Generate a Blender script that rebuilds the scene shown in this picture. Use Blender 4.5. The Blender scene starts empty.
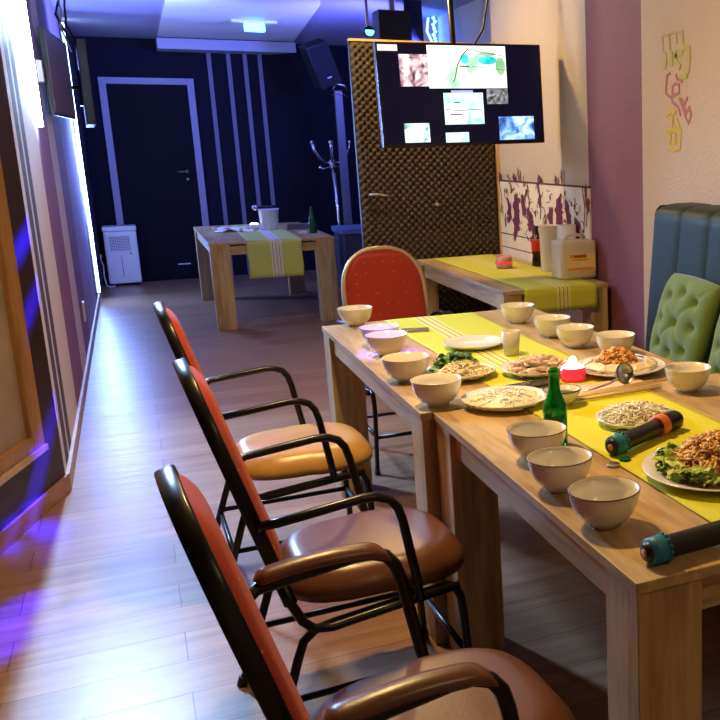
import bpy, bmesh, math, random
from mathutils import Vector, Matrix
random.seed(7)
R = math.radians
PI = math.pi
col = bpy.context.scene.collection
scene = bpy.context.scene

# ------------------------------------------------------------------ materials
def new_mat(name):
    m = bpy.data.materials.new(name); m.use_nodes = True
    nt = m.node_tree
    return m, nt, nt.nodes['Principled BSDF']

def setp(b, **k):
    for n, v in k.items():
        n = n.replace('_', ' ')
        if n in b.inputs: b.inputs[n].default_value = v

def plain(name, c, rough=.5, metal=0, spec=.5, bump=0, bscale=60, var=0, vscale=8, coat=0, trans=0, emit=None, es=0, sheen=0, alpha=1, ior=1.45, sss=0):
    m, nt, b = new_mat(name)
    setp(b, Base_Color=(*c, 1), Roughness=rough, Metallic=metal, Coat_Weight=coat, Transmission_Weight=trans, Sheen_Weight=sheen, Alpha=alpha, IOR=ior)
    b.inputs['Specular IOR Level'].default_value = spec
    if sss:
        b.inputs['Subsurface Weight'].default_value = sss
        b.inputs['Subsurface Radius'].default_value = (.02, .015, .01)
    if emit:
        b.inputs['Emission Color'].default_value = (*emit, 1); b.inputs['Emission Strength'].default_value = es
    tc = nt.nodes.new('ShaderNodeTexCoord')
    if var:
        n = nt.nodes.new('ShaderNodeTexNoise'); n.inputs['Scale'].default_value = vscale; n.inputs['Detail'].default_value = 6
        r = nt.nodes.new('ShaderNodeValToRGB')
        r.color_ramp.elements[0].position = .3; r.color_ramp.elements[1].position = .7
        r.color_ramp.elements[0].color = (*[x * (1 - var) for x in c], 1)
        r.color_ramp.elements[1].color = (*[min(1, x * (1 + var)) for x in c], 1)
        nt.links.new(tc.outputs['Object'], n.inputs['Vector']); nt.links.new(n.outputs['Fac'], r.inputs['Fac'])
        nt.links.new(r.outputs['Color'], b.inputs['Base Color'])
    if bump:
        n2 = nt.nodes.new('ShaderNodeTexNoise'); n2.inputs['Scale'].default_value = bscale; n2.inputs['Detail'].default_value = 4
        bp = nt.nodes.new('ShaderNodeBump'); bp.inputs['Strength'].default_value = bump; bp.inputs['Distance'].default_value = .005
        nt.links.new(tc.outputs['Object'], n2.inputs['Vector']); nt.links.new(n2.outputs['Fac'], bp.inputs['Height'])
        nt.links.new(bp.outputs['Normal'], b.inputs['Normal'])
    return m

def wood(name, light, dark, axis='Y', rough=.42, scale=1.0, bump=.15):
    m, nt, b = new_mat(name)
    tc = nt.nodes.new('ShaderNodeTexCoord'); mp = nt.nodes.new('ShaderNodeMapping')
    s = [9 * scale, 9 * scale, 9 * scale]; s['XYZ'.index(axis)] = .9 * scale
    mp.inputs['Scale'].default_value = s
    n = nt.nodes.new('ShaderNodeTexNoise'); n.inputs['Scale'].default_value = 1.6; n.inputs['Detail'].default_value = 8; n.inputs['Roughness'].default_value = .62; n.inputs['Distortion'].default_value = .5
    n2 = nt.nodes.new('ShaderNodeTexNoise'); n2.inputs['Scale'].default_value = 7; n2.inputs['Detail'].default_value = 5
    mx = nt.nodes.new('ShaderNodeMath'); mx.operation = 'MULTIPLY_ADD'; mx.inputs[1].default_value = .45
    r = nt.nodes.new('ShaderNodeValToRGB')
    r.color_ramp.elements[0].position = .5; r.color_ramp.elements[1].position = .85
    r.color_ramp.elements[0].color = (*dark, 1); r.color_ramp.elements[1].color = (*light, 1)
    L = nt.links
    L.new(tc.outputs['Object'], mp.inputs['Vector']); L.new(mp.outputs['Vector'], n.inputs['Vector']); L.new(mp.outputs['Vector'], n2.inputs['Vector'])
    L.new(n2.outputs['Fac'], mx.inputs[0]); L.new(n.outputs['Fac'], mx.inputs[2]); L.new(mx.outputs[0], r.inputs['Fac'])
    L.new(r.outputs['Color'], b.inputs['Base Color'])
    bp = nt.nodes.new('ShaderNodeBump'); bp.inputs['Strength'].default_value = bump; bp.inputs['Distance'].default_value = .002
    L.new(mx.outputs[0], bp.inputs['Height']); L.new(bp.outputs['Normal'], b.inputs['Normal'])
    b.inputs['Roughness'].default_value = rough
    return m

def floor_mat():
    m, nt, b = new_mat('laminate_floor'); L = nt.links
    tc = nt.nodes.new('ShaderNodeTexCoord')
    br = nt.nodes.new('ShaderNodeTexBrick')
    br.inputs['Scale'].default_value = 1; br.inputs['Brick Width'].default_value = 1.25; br.inputs['Row Height'].default_value = .19
    br.inputs['Mortar Size'].default_value = .0018; br.inputs['Mortar Smooth'].default_value = .2; br.offset = .37
    br.inputs['Color1'].default_value = (.39, .225, .13, 1); br.inputs['Color2'].default_value = (.30, .17, .095, 1); br.inputs['Mortar'].default_value = (.10, .055, .03, 1)
    L.new(tc.outputs['Object'], br.inputs['Vector'])
    mp = nt.nodes.new('ShaderNodeMapping'); mp.inputs['Scale'].default_value = (1.1, 14, 1)
    n = nt.nodes.new('ShaderNodeTexNoise'); n.inputs['Scale'].default_value = 1.5; n.inputs['Detail'].default_value = 8; n.inputs['Roughness'].default_value = .65; n.inputs['Distortion'].default_value = .4
    L.new(tc.outputs['Object'], mp.inputs['Vector']); L.new(mp.outputs['Vector'], n.inputs['Vector'])
    r = nt.nodes.new('ShaderNodeValToRGB'); r.color_ramp.elements[0].position = .35; r.color_ramp.elements[1].position = .68
    r.color_ramp.elements[0].color = (.66, .64, .62, 1); r.color_ramp.elements[1].color = (1.12, 1.12, 1.12, 1)
    L.new(n.outputs['Fac'], r.inputs['Fac'])
    mx = nt.nodes.new('ShaderNodeMix'); mx.data_type = 'RGBA'; mx.blend_type = 'MULTIPLY'; mx.inputs['Factor'].default_value = 1
    L.new(br.outputs['Color'], mx.inputs[6]); L.new(r.outputs['Color'], mx.inputs[7]); L.new(mx.outputs[2], b.inputs['Base Color'])
    rr = nt.nodes.new('ShaderNodeMapRange'); rr.inputs['To Min'].default_value = .26; rr.inputs['To Max'].default_value = .46
    L.new(n.outputs['Fac'], rr.inputs['Value']); L.new(rr.outputs['Result'], b.inputs['Roughness'])
    ad = nt.nodes.new('ShaderNodeMath'); ad.operation = 'MULTIPLY_ADD'; ad.inputs[1].default_value = -1.6
    L.new(br.outputs['Fac'], ad.inputs[0]); L.new(n.outputs['Fac'], ad.inputs[2])
    bp = nt.nodes.new('ShaderNodeBump'); bp.inputs['Strength'].default_value = .28; bp.inputs['Distance'].default_value = .002
    L.new(ad.outputs[0], bp.inputs['Height']); L.new(bp.outputs['Normal'], b.inputs['Normal'])
    return m

def stripes_mat(name, stops, span, axis='Y', bump=.5, rough=.65):
    """wallpaper: list of (start coordinate, colour), constant bands along an axis"""
    m, nt, b = new_mat(name); L = nt.links
    tc = nt.nodes.new('ShaderNodeTexCoord'); sp = nt.nodes.new('ShaderNodeSeparateXYZ')
    L.new(tc.outputs['Object'], sp.inputs[0])
    mr = nt.nodes.new('ShaderNodeMapRange'); mr.inputs['From Min'].default_value = span[0]; mr.inputs['From Max'].default_value = span[1]
    L.new(sp.outputs[axis], mr.inputs['Value'])
    cr = nt.nodes.new('ShaderNodeValToRGB'); cr.color_ramp.interpolation = 'CONSTANT'
    e = cr.color_ramp.elements
    while len(e) < len(stops): e.new(.5)
    for i, (p, c) in enumerate(stops):
        e[i].position = min(1, max(0, (p - span[0]) / (span[1] - span[0])))
    for i, (p, c) in enumerate(stops): e[i].color = (*c, 1)
    L.new(mr.outputs['Result'], cr.inputs['Fac']); L.new(cr.outputs['Color'], b.inputs['Base Color'])
    n = nt.nodes.new('ShaderNodeTexNoise'); n.inputs['Scale'].default_value = 90; n.inputs['Detail'].default_value = 3
    L.new(tc.outputs['Object'], n.inputs['Vector'])
    bp = nt.nodes.new('ShaderNodeBump'); bp.inputs['Strength'].default_value = bump; bp.inputs['Distance'].default_value = .004
    L.new(n.outputs['Fac'], bp.inputs['Height']); L.new(bp.outputs['Normal'], b.inputs['Normal'])
    b.inputs['Roughness'].default_value = rough
    return m

def picture_mat(name, cols, scale, strength=1.1, distort=1.5, seed=0):
    m, nt, b = new_mat(name); L = nt.links
    tc = nt.nodes.new('ShaderNodeTexCoord'); mp = nt.nodes.new('ShaderNodeMapping'); mp.inputs['Location'].default_value = (seed, seed * .7, seed * .3)
    n = nt.nodes.new('ShaderNodeTexNoise'); n.inputs['Scale'].default_value = scale; n.inputs['Detail'].default_value = 3; n.inputs['Distortion'].default_value = distort
    r = nt.nodes.new('ShaderNodeValToRGB'); e = r.color_ramp.elements
    while len(e) < len(cols): e.new(.5)
    for i in range(len(cols)): e[i].position = .3 + .42 * i / max(1, len(cols) - 1)
    for i, c in enumerate(cols): e[i].color = (*c, 1)
    L.new(tc.outputs['Object'], mp.inputs['Vector']); L.new(mp.outputs['Vector'], n.inputs['Vector']); L.new(n.outputs['Fac'], r.inputs['Fac'])
    setp(b, Base_Color=(.02, .02, .02, 1), Roughness=.3)
    L.new(r.outputs['Color'], b.inputs['Emission Color']); b.inputs['Emission Strength'].default_value = strength
    return m

M = {}
M['floor'] = floor_mat()
OAK = (.57, .395, .18); OAKD = (.25, .15, .062)
for ax in 'XYZ': M['oak' + ax] = wood('oak_grain_' + ax.lower(), OAK, OAKD, ax)
M['oakend'] = wood('oak_end_grain', (.25, .12, .05), (.10, .045, .02), 'Z', scale=2)
M['ceil'] = plain('ceiling_paint', (.36, .34, .50), .7, bump=.1)
M['panel'] = plain('ceiling_panel_white', (.86, .86, .90), .6)
M['beam'] = plain('beam_paint', (.45, .45, .55), .6)
CR = (.74, .66, .58); PU = (.27, .12, .27); DK = (.055, .03, .045); LI = (.72, .63, .66)
M['wallL'] = stripes_mat('striped_wallpaper_left', [(0, LI), (4.80, DK), (4.97, LI), (5.05, DK), (5.22, LI), (5.92, PU), (6.78, LI), (7.4, PU), (8.25, (.42, .30, .50)), (10.2, (.04, .03, .06))], (4, 13))
M['wallN'] = plain('dark_panel_near_left', (.030, .014, .016), .45, bump=.05)
M['wallR'] = stripes_mat('wallpaper_right', [(-3, (.56, .43, .29)), (4.27, (.23, .085, .12)), (4.925, (.60, .50, .38))], (-3, 8), bump=.9)
M['wallR'].node_tree.nodes['Noise Texture'].inputs['Scale'].default_value = 65
M['wallR2'] = plain('wallpaper_beige', (.60, .50, .40), .7, bump=.3)
M['wallB'] = plain('dark_navy_wall', (.010, .008, .018), .8, spec=.15, bump=.3, bscale=40)
M['stripeB'] = plain('lilac_wall_stripe', (.19, .17, .24), .6)
M['doorframe'] = plain('door_frame_paint', (.30, .28, .38), .5)
M['doorleaf'] = plain('dark_door_leaf', (.007, .006, .010), .7, spec=.12)
M['skirt'] = wood('skirting_wood', (.55, .40, .30), (.35, .22, .15), 'Y', rough=.4)
M['skirtN'] = wood('skirting_wood_brown', (.38, .18, .09), (.22, .1, .05), 'Y', rough=.4)
M['foam'] = plain('acoustic_foam', (.088, .064, .041), .95, spec=.1, bump=.2, bscale=300)
M['foamD'] = plain('acoustic_foam_dark', (.04, .035, .05), .9, spec=.2)
M['yellowwood'] = wood('door_frame_pine', (.70, .46, .20), (.52, .31, .12), 'Z')
M['white'] = plain('white_plastic', (.78, .78, .78), .35)
M['board'] = plain('white_boards', (.86, .78, .66), .5, var=.05)
M['groove'] = plain('board_groove', (.10, .06, .05), .8)
M['flower'] = plain('plum_flower_print', (.16, .03, .09), .6)
M['vine'] = plain('vine_print', (.17, .085, .05), .6)
M['black'] = plain('black_metal_tube', (.012, .011, .012), .28, metal=.3, bump=.04, bscale=200)
M['worn'] = plain('worn_metal', (.45, .36, .28), .35, metal=.8)
M['champ'] = plain('champagne_metal', (.55, .42, .30), .35, metal=.6)
M['seat'] = plain('brown_leatherette', (.135, .050, .021), .33, spec=.6, bump=.08, bscale=140, var=.12)
M['seat_lit'] = plain('brown_leatherette_lit', (.55, .30, .085), .30, spec=.6, bump=.08, bscale=140, var=.15)  # lamp gloss on the brown leatherette, painted in as a golden colour
M['chrome'] = plain('chrome', (.75, .75, .78), .12, metal=1)
M['steel'] = plain('dull_steel', (.5, .5, .5), .3, metal=1)
M['blackp'] = plain('black_plastic', (.012, .012, .013), .4)
M['blackg'] = plain('black_gloss', (.006, .006, .008), .08)
M['screen'] = plain('dark_screen', (.003, .003, .006), .25, spec=.2, emit=(.004, .004, .02), es=.6)
M['bowl'] = plain('white_porcelain', (.80, .75, .64), .16, spec=.6, coat=.3)
M['plate'] = plain('plate_porcelain', (.80, .77, .70), .16, spec=.6, coat=.3)
M['rim'] = plain('brown_bowl_rim', (.07, .04, .03), .4)
M['green'] = plain('green_glass', (.012, .48, .06), .04, trans=.8, ior=1.45)
M['greenD'] = plain('green_bottle_dark', (.004, .06, .018), .08)
M['frost'] = plain('frosted_cup_plastic', (.80, .74, .64), .35, trans=.35)
M['booth'] = plain('teal_leatherette', (.014, .027, .019), .5, spec=.3, bump=.1, bscale=160)
M['boothS'] = plain('booth_seam', (.008, .018, .022), .6)
M['cush'] = plain('green_cushion_fabric', (.115, .19, .035), .85, sheen=.4, bump=.4, bscale=220)
M['blueR'] = plain('teal_blue_rubber', (.015, .19, .33), .45)
M['orangeR'] = plain('orange_rubber', (.75, .18, .06), .45)
M['pink'] = plain('pink_candle_glass', (.75, .05, .10), .2, emit=(1, .03, .08), es=.35)  # emission stands for candle light shining through the glass
M['pinkpale'] = plain('pale_pink_glass', (.55, .26, .22), .3)
M['flame'] = plain('candle_glow', (1, .9, .8), .5, emit=(1, .82, .62), es=9)
M['wax'] = plain('lit_wax', (1, .9, .8), .5, emit=(1, .78, .62), es=3.5)
M['red'] = plain('red_label', (.6, .03, .02), .4)
M['cola'] = plain('cola_dark', (.02, .007, .005), .08)
M['clearp'] = plain('milky_plastic', (.74, .66, .54), .35, trans=.15)
M['paper'] = plain('white_paper', (.82, .78, .70), .8)
M['pinkpaper'] = plain('peach_napkin', (.80, .56, .38), .85)
M['orangeP'] = plain('orange_print', (.8, .22, .04), .6)
M['yellowP'] = plain('yellow_label', (.85, .62, .25), .6)
M['chopst'] = plain('bamboo_chopstick', (.75, .55, .27), .5)
M['gold'] = wood('gold_frame', (.40, .20, .06), (.20, .09, .03), 'Z', rough=.35)
M['poster'] = plain('poster_beige', (.36, .27, .20), .45, var=.35, vscale=2.2)
M['ledw'] = plain('led_white', (1, 1, 1), .5, emit=(.62, .78, 1), es=45)
M['ledb'] = plain('led_blue', (.3, .5, 1), .5, emit=(.05, .28, 1), es=14)
M['ledc'] = plain('led_cyan', (.3, .8, 1), .5, emit=(.10, .75, 1), es=4)
M['blueglass'] = plain('tinted_panel', (.03, .04, .10), .1)
M['dkgrey'] = plain('dark_grey_card', (.10, .09, .12), .6)
M['lilacpl'] = plain('white_bucket_plastic', (.72, .70, .74), .4)
M['cloth_line'] = plain('x', (.1, .1, .1))

def runner_mat(name, cx, w, base, grey=(.16, .10, .07), pale=(.70, .66, .20)):
    """lime runner, pale bands with thin brown stripes down its middle (object X)"""
    k = w / .45
    st = [(-.5, base), (cx - .055 * k, pale), (cx - .040 * k, grey), (cx - .034 * k, pale), (cx - .012 * k, grey), (cx - .006 * k, pale), (cx + .014 * k, grey), (cx + .020 * k, pale), (cx + .036 * k, base)]
    return stripes_mat(name, st, (-.5, .5), 'X', bump=.35, rough=.9)
LIME = (.60, .60, .035)
M['runA'] = runner_mat('lime_runner_weave', -.035, .42, LIME)
M['runB'] = plain('lime_runner_plain', (.66, .64, .025), .9, bump=.35, bscale=200)
M['runT'] = runner_mat('lime_runner_side', .02, .40, (.56, .55, .05))
M['runF'] = runner_mat('lime_runner_far', .02, .42, (.50, .55, .13), grey=(.10, .08, .08), pale=(.68, .66, .58))

def red_fabric():
    m, nt, b = new_mat('red_dotted_fabric'); L = nt.links
    tc = nt.nodes.new('ShaderNodeTexCoord'); mp = nt.nodes.new('ShaderNodeMapping'); mp.inputs['Scale'].default_value = (0, 1, 1); v = nt.nodes.new('ShaderNodeTexVoronoi'); v.inputs['Scale'].default_value = 20; v.inputs['Randomness'].default_value = .1; v.voronoi_dimensions = '3D'
    r = nt.nodes.new('ShaderNodeValToRGB'); r.color_ramp.interpolation = 'LINEAR'
    r.color_ramp.elements[0].position = .045; r.color_ramp.elements[0].color = (.62, .26, .08, 1)
    r.color_ramp.elements[1].position = .075; r.color_ramp.elements[1].color = (.40, .028, .012, 1)
    L.new(tc.outputs['Object'], mp.inputs['Vector']); L.new(mp.outputs['Vector'], v.inputs['Vector']); L.new(v.outputs['Distance'], r.inputs['Fac']); L.new(r.outputs['Color'], b.inputs['Base Color'])
    b.inputs['Roughness'].default_value = .85; b.inputs['Sheen Weight'].default_value = .1
    n = nt.nodes.new('ShaderNodeTexNoise'); n.inputs['Scale'].default_value = 260
    bp = nt.nodes.new('ShaderNodeBump'); bp.inputs['Strength'].default_value = .3; bp.inputs['Distance'].default_value = .003
    L.new(tc.outputs['Object'], n.inputs['Vector']); L.new(n.outputs['Fac'], bp.inputs['Height']); L.new(bp.outputs['Normal'], b.inputs['Normal'])
    return m
M['red_fab'] = red_fabric()

def food(name, cols, scale=60, rough=.45):
    m, nt, b = new_mat(name); L = nt.links
    tc = nt.nodes.new('ShaderNodeTexCoord'); n = nt.nodes.new('ShaderNodeTexNoise'); n.inputs['Scale'].default_value = scale; n.inputs['Detail'].default_value = 2
    r = nt.nodes.new('ShaderNodeValToRGB'); e = r.color_ramp.elements
    while len(e) < len(cols): e.new(.5)
    for i in range(len(cols)): e[i].position = .36 + .28 * i / max(1, len(cols) - 1)
    for i, c in enumerate(cols): e[i].color = (*c, 1)
    L.new(tc.outputs['Object'], n.inputs['Vector']); L.new(n.outputs['Fac'], r.inputs['Fac']); L.new(r.outputs['Color'], b.inputs['Base Color'])
    b.inputs['Roughness'].default_value = rough
    return m
M['noodle_w'] = food('rice_noodle', [(.80, .73, .52), (.90, .84, .64), (.93, .90, .74)], 25, .3)
M['sprouts'] = food('bean_sprouts', [(.60, .46, .20), (.85, .72, .42), (.88, .80, .55)], 30)
M['leaves'] = food('green_leaves', [(.03, .09, .01), (.09, .22, .02), (.22, .38, .05)], 30)
M['lettuce'] = food('lettuce', [(.20, .34, .03), (.42, .55, .08), (.62, .70, .22)], 22)
M['shrimp'] = food('shrimp_pieces', [(.45, .30, .20), (.72, .50, .32), (.82, .66, .46)], 26)
M['rice'] = food('white_rice', [(.88, .82, .66), (.91, .86, .72), (.92, .88, .76)], 60)
M['mince'] = food('orange_mince', [(.40, .13, .02), (.70, .32, .06), (.82, .52, .18)], 60)
M['cracker'] = food('pale_cracker', [(.70, .58, .36), (.82, .72, .48), (.88, .8, .6)], 12)
M['friednd'] = food('fried_noodles', [(.30, .10, .015), (.66, .32, .05), (.82, .50, .12), (.88, .66, .26)], 45)

# ------------------------------------------------------------------ mesh helpers
class MB:
    def __init__(s): s.bm = bmesh.new(); s.mats = []; s.cur = 0; s.sm = False
    def mat(s, m, smooth=None):
        if m not in s.mats: s.mats.append(m)
        s.cur = s.mats.index(m)
        if smooth is not None: s.sm = smooth
        return s
    def _f(s, vs):
        try: f = s.bm.faces.new(vs)
        except ValueError: return None
        f.material_index = s.cur; f.smooth = s.sm
        return f
    def box(s, a, b, bev=0, mtx=None):
        x0, y0, z0 = [min(a[i], b[i]) for i in range(3)]; x1, y1, z1 = [max(a[i], b[i]) for i in range(3)]
        P = [(x0, y0, z0), (x1, y0, z0), (x1, y1, z0), (x0, y1, z0), (x0, y0, z1), (x1, y0, z1), (x1, y1, z1), (x0, y1, z1)]
        vs = [s.bm.verts.new(mtx @ Vector(p) if mtx else p) for p in P]
        fs = [s._f([vs[i] for i in q]) for q in ((3, 2, 1, 0), (4, 5, 6, 7), (0, 1, 5, 4), (1, 2, 6, 5), (2, 3, 7, 6), (3, 0, 4, 7))]
        if bev:
            es = list({e for f in fs for e in f.edges})
            r = bmesh.ops.bevel(s.bm, geom=es, offset=bev, segments=2, affect='EDGES', profile=.6, clamp_overlap=True, material=s.cur)
            for f in r['faces']: f.smooth = s.sm
        return s
    def lathe(s, prof, n=32, c=(0, 0, 0), mtx=None, sx=1, sy=1):
        rings = []
        T = Matrix.Translation(c)
        for (r, z) in prof:
            if r < 1e-6:
                p = Vector((0, 0, z)); p = (mtx @ p) if mtx else p
                rings.append([s.bm.verts.new(T @ p)])
            else:
                ring = []
                for i in range(n):
                    a = 2 * PI * i / n; p = Vector((r * sx * math.cos(a), r * sy * math.sin(a), z)); p = (mtx @ p) if mtx else p
                    ring.append(s.bm.verts.new(T @ p))
                rings.append(ring)
        for a, b in zip(rings, rings[1:]):
            if len(a) == 1 and len(b) == 1: continue
            for i in range(n):
                j = (i + 1) % n
                if len(a) == 1: s._f([a[0], b[j], b[i]][::-1])
                elif len(b) == 1: s._f([a[i], a[j], b[0]])
                else: s._f([a[i], a[j], b[j], b[i]])
        return s
    def cyl(s, p0, p1, r0, r1=None, n=16):
        p0 = Vector(p0); p1 = Vector(p1); r1 = r0 if r1 is None else r1
        d = (p1 - p0); q = d.to_track_quat('Z', 'Y').to_matrix().to_4x4(); L = d.length
        return s.lathe([(0, 0), (r0, 0), (r1, L), (0, L)], n, p0, q)
    def tube(s, pts, r, n=8, caps=True, sec=None, up=None):
        """sweep a round (or sec = half sizes a,b rectangular) section along points"""
        pts = [Vector(p) for p in pts]; rings = []; prev = None
        for i, p in enumerate(pts):
            t = (pts[min(i + 1, len(pts) - 1)] - pts[max(i - 1, 0)]).normalized()
            if up is not None: u = Vector(up)
            elif prev is None: u = Vector((0, 0, 1)) if abs(t.z) < .9 else Vector((1, 0, 0))
            else: u = prev
            u = (u - t * u.dot(t)); u.normalize(); prev = u; v = t.cross(u)
            if sec:
                a, b = sec; k = .7
                off = [(a, b * k), (a * k, b), (-a * k, b), (-a, b * k), (-a, -b * k), (-a * k, -b), (a * k, -b), (a, -b * k)]
                rings.append([s.bm.verts.new(p + u * o[0] + v * o[1]) for o in off])
            else:
                rr = r[i] if isinstance(r, (list, tuple)) else r
                rings.append([s.bm.verts.new(p + (u * math.cos(2 * PI * k / n) + v * math.sin(2 * PI * k / n)) * rr) for k in range(n)])
        m = len(rings[0])
        for a, b in zip(rings, rings[1:]):
            for i in range(m): s._f([a[i], a[(i + 1) % m], b[(i + 1) % m], b[i]])
        if caps: s._f(rings[0][::-1]); s._f(rings[-1])
        return s
    def prism(s, poly, z0, z1):
        a = [s.bm.verts.new((x, y, z0)) for x, y in poly]; b = [s.bm.verts.new((x, y, z1)) for x, y in poly]
        n = len(poly); s._f(a[::-1]); s._f(b)
        for i in range(n): s._f([a[i], a[(i + 1) % n], b[(i + 1) % n], b[i]])
        return s
    def poly(s, pts):
        s._f([s.bm.verts.new(p) for p in pts]); return s
    def grid(s, nu, nv, f, closed=False):
        g = [[s.bm.verts.new(f(i / nu, j / nv)) for j in range(nv + 1)] for i in range(nu + 1)]
        for i in range(nu):
            for j in range(nv): s._f([g[i][j], g[i + 1][j], g[i + 1][j + 1], g[i][j + 1]])
        return s
    def blob(s, c, rad, mtx=None, seg=10, rings=6, jit=0):
        prof = []
        vs = []
        for i in range(rings + 1):
            th = PI * i / rings; ring = []
            for k in range(seg if 0 < i < rings else 1):
                a = 2 * PI * k / seg; j = 1 + random.uniform(-jit, jit)
                p = Vector((rad[0] * math.sin(th) * math.cos(a), rad[1] * math.sin(th) * math.sin(a), rad[2] * math.cos(th))) * j
                if mtx: p = mtx @ p
                ring.append(s.bm.verts.new(Vector(c) + p))
            vs.append(ring)
        for a, b in zip(vs, vs[1:]):
            for i in range(seg):
                j = (i + 1) % seg
                if len(a) == 1: s._f([a[0], b[i], b[j]])
                elif len(b) == 1: s._f([a[i], b[0], a[j]])
                else: s._f([a[i], b[i], b[j], a[j]])
        return s
    def build(s, name, parent=None, loc=None, rot=None):
        bmesh.ops.recalc_face_normals(s.bm, faces=s.bm.faces)
        me = bpy.data.meshes.new(name); s.bm.to_mesh(me); s.bm.free()
        for m in s.mats: me.materials.append(m)
        o = bpy.data.objects.new(name, me); col.objects.link(o)
        if parent: o.parent = parent
        if loc: o.location = loc
        if rot: o.rotation_euler = rot
        return o

def mb(m, smooth=False):
    b = MB(); b.mat(M[m] if isinstance(m, str) else m, smooth); return b

def empty(name, loc, rz=0):
    o = bpy.data.objects.new(name, None); col.objects.link(o); o.location = loc; o.rotation_euler = (0, 0, rz); o.empty_display_size = .1
    return o
def tag(o, label, cat, group=None, kind=None):
    o['label'] = label; o['category'] = cat
    if group: o['group'] = group
    if kind: o['kind'] = kind
    return o
def struct(o, label=None, cat=None):
    o['kind'] = 'structure'
    if label: o['label'] = label
    if cat: o['category'] = cat
    return o
def copy_tree(o, parent=None):
    c = o.copy(); col.objects.link(c); c.parent = parent
    for ch in list(o.children): copy_tree(ch, c)
    return c
def arc(c, r, a0, a1, n=6, plane='xz'):
    out = []
    for i in range(n + 1):
        a = R(a0 + (a1 - a0) * i / n); out.append((c[0] + r * math.cos(a), c[1] + r * math.sin(a)))
    return out

# ------------------------------------------------------------------ setting
CZ = 2.65; XL = -.385; XR = 2.29; YB = 12.2; XR2 = 2.75
struct(mb('floor').box((-2.4, -2, -.1), (3.2, YB + .2, 0)).build('floor'), 'brown laminate plank floor with bluish light along the left', 'floor')
struct(mb('ceil').box((-2.4, -2, CZ), (3.2, YB + .2, CZ + .1)).build('ceiling'), 'purple painted ceiling washed with blue light', 'ceiling')
struct(mb('wallL').box((XL - .1, 4.68, 0), (XL, YB, CZ)).build('wall_left'), 'left wall with purple and white vertical stripes', 'wall')
# near left wall, turned outward
C0 = Vector((XL, 4.68, 0)); dN = Vector((-.2, -.68, 0)).normalized(); nN = Vector((-dN.y, dN.x, 0)); aN = math.atan2(dN.y, dN.x)
if nN.x < 0: nN = -nN
def nearbox(b, u0, u1, t0, t1, z0, z1, bev=0):
    m = Matrix.Translation(C0) @ Matrix((( dN.x, nN.x, 0, 0), (dN.y, nN.y, 0, 0), (0, 0, 1, 0), (0, 0, 0, 1)))
    return b.box((u0, t0, z0), (u1, t1, z1), bev, m)
struct(nearbox(mb('wallN'), 0, 7, -.1, 0, 0, CZ).build('wall_near_left'), 'dark glossy wall panel in the near left corner', 'wall')
struct(nearbox(mb('skirtN'), 0, 7, 0, .014, 0, .075, .003).build('baseboard_near_left'), 'brown wooden baseboard under the dark wall panel', 'baseboard')
struct(mb('skirt').box((XL, 4.69, 0), (XL + .016, YB, .075), .003).build('baseboard_left'), 'pale wooden baseboard along the striped wall', 'baseboard')
struct(mb('wallB').box((-.6, YB, 0), (3.2, YB + .1, CZ)).build('wall_back'), 'dark navy wall at the far end of the room', 'wall')
struct(mb('wallR').box((XR, -2, 0), (XR + .1, 6.47, CZ)).build('wall_right'), 'beige textured right wall with a broad plum stripe', 'wall')
b = mb('wallR2'); b.box((XR + .1, 6.40, 0), (XR2, 6.47, CZ))
struct(b.build('wall_right_return'), 'short wall return beside the foam covered door', 'wall')
struct(mb('wallR2').box((XR2, 6.4, 0), (XR2 + .1, YB, CZ)).build('wall_right_rear'), 'beige wall seen above the foam covered door', 'wall')
struct(mb('wallR2').box((-2.4, -2.1, 0), (3.2, -2, CZ)).build('wall_front'), 'plain beige wall behind the viewer', 'wall')
# dark lining on the lower part of the rear right wall
struct(mb('wallB').box((XR2 - .02, 6.47, 0), (XR2, YB, 2.15)).build('trim_5'), 'dark lining on the rear right wall', 'trim')

# back wall stripes and door
b = mb('stripeB')
for x in (.965, 1.17, 1.345, 1.505): b.box((x - .022, YB - .006, 0), (x + .022, YB, 2.62))
struct(b.build('trim_1'), 'four thin lilac vertical stripes on the dark back wall', 'wall stripes')
d = empty('door_1', (.31, YB, 0)); struct(d, 'dark door in a pale frame at the far end', 'door')
b = mb('doorframe'); b.box((-.47, -.045, 0), (-.40, 0, 2.235), .004).box((.40, -.045, 0), (.47, 0, 2.235), .004).box((-.40, -.045, 2.165), (.40, 0, 2.235), .004)
b.build('door_frame', d)
mb('doorleaf').box((-.40, -.03, .01), (.40, -.002, 2.165), .003).build('door_leaf', d)
b = mb('steel', True); b.cyl((.30, -.03, 1.215), (.30, -.075, 1.215), .009); b.tube([(.30, -.075, 1.215), (.20, -.075, 1.22)], .008)
b.lathe([(0, 0), (.022, 0), (.022, .006), (0, .006)], 16, (.30, -.03, 1.215), Matrix.Rotation(PI / 2, 4, 'X'))
b.lathe([(0, 0), (.018, 0), (.018, .006), (0, .006)], 16, (.30, -.03, 1.13), Matrix.Rotation(PI / 2, 4, 'X'))
b.build('door_handle', d)
mb('white').box((.10, -.034, .17), (.23, -.03, .182)).build('glint_strip', d)  # white strip stands for a small glint low on the door

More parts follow.
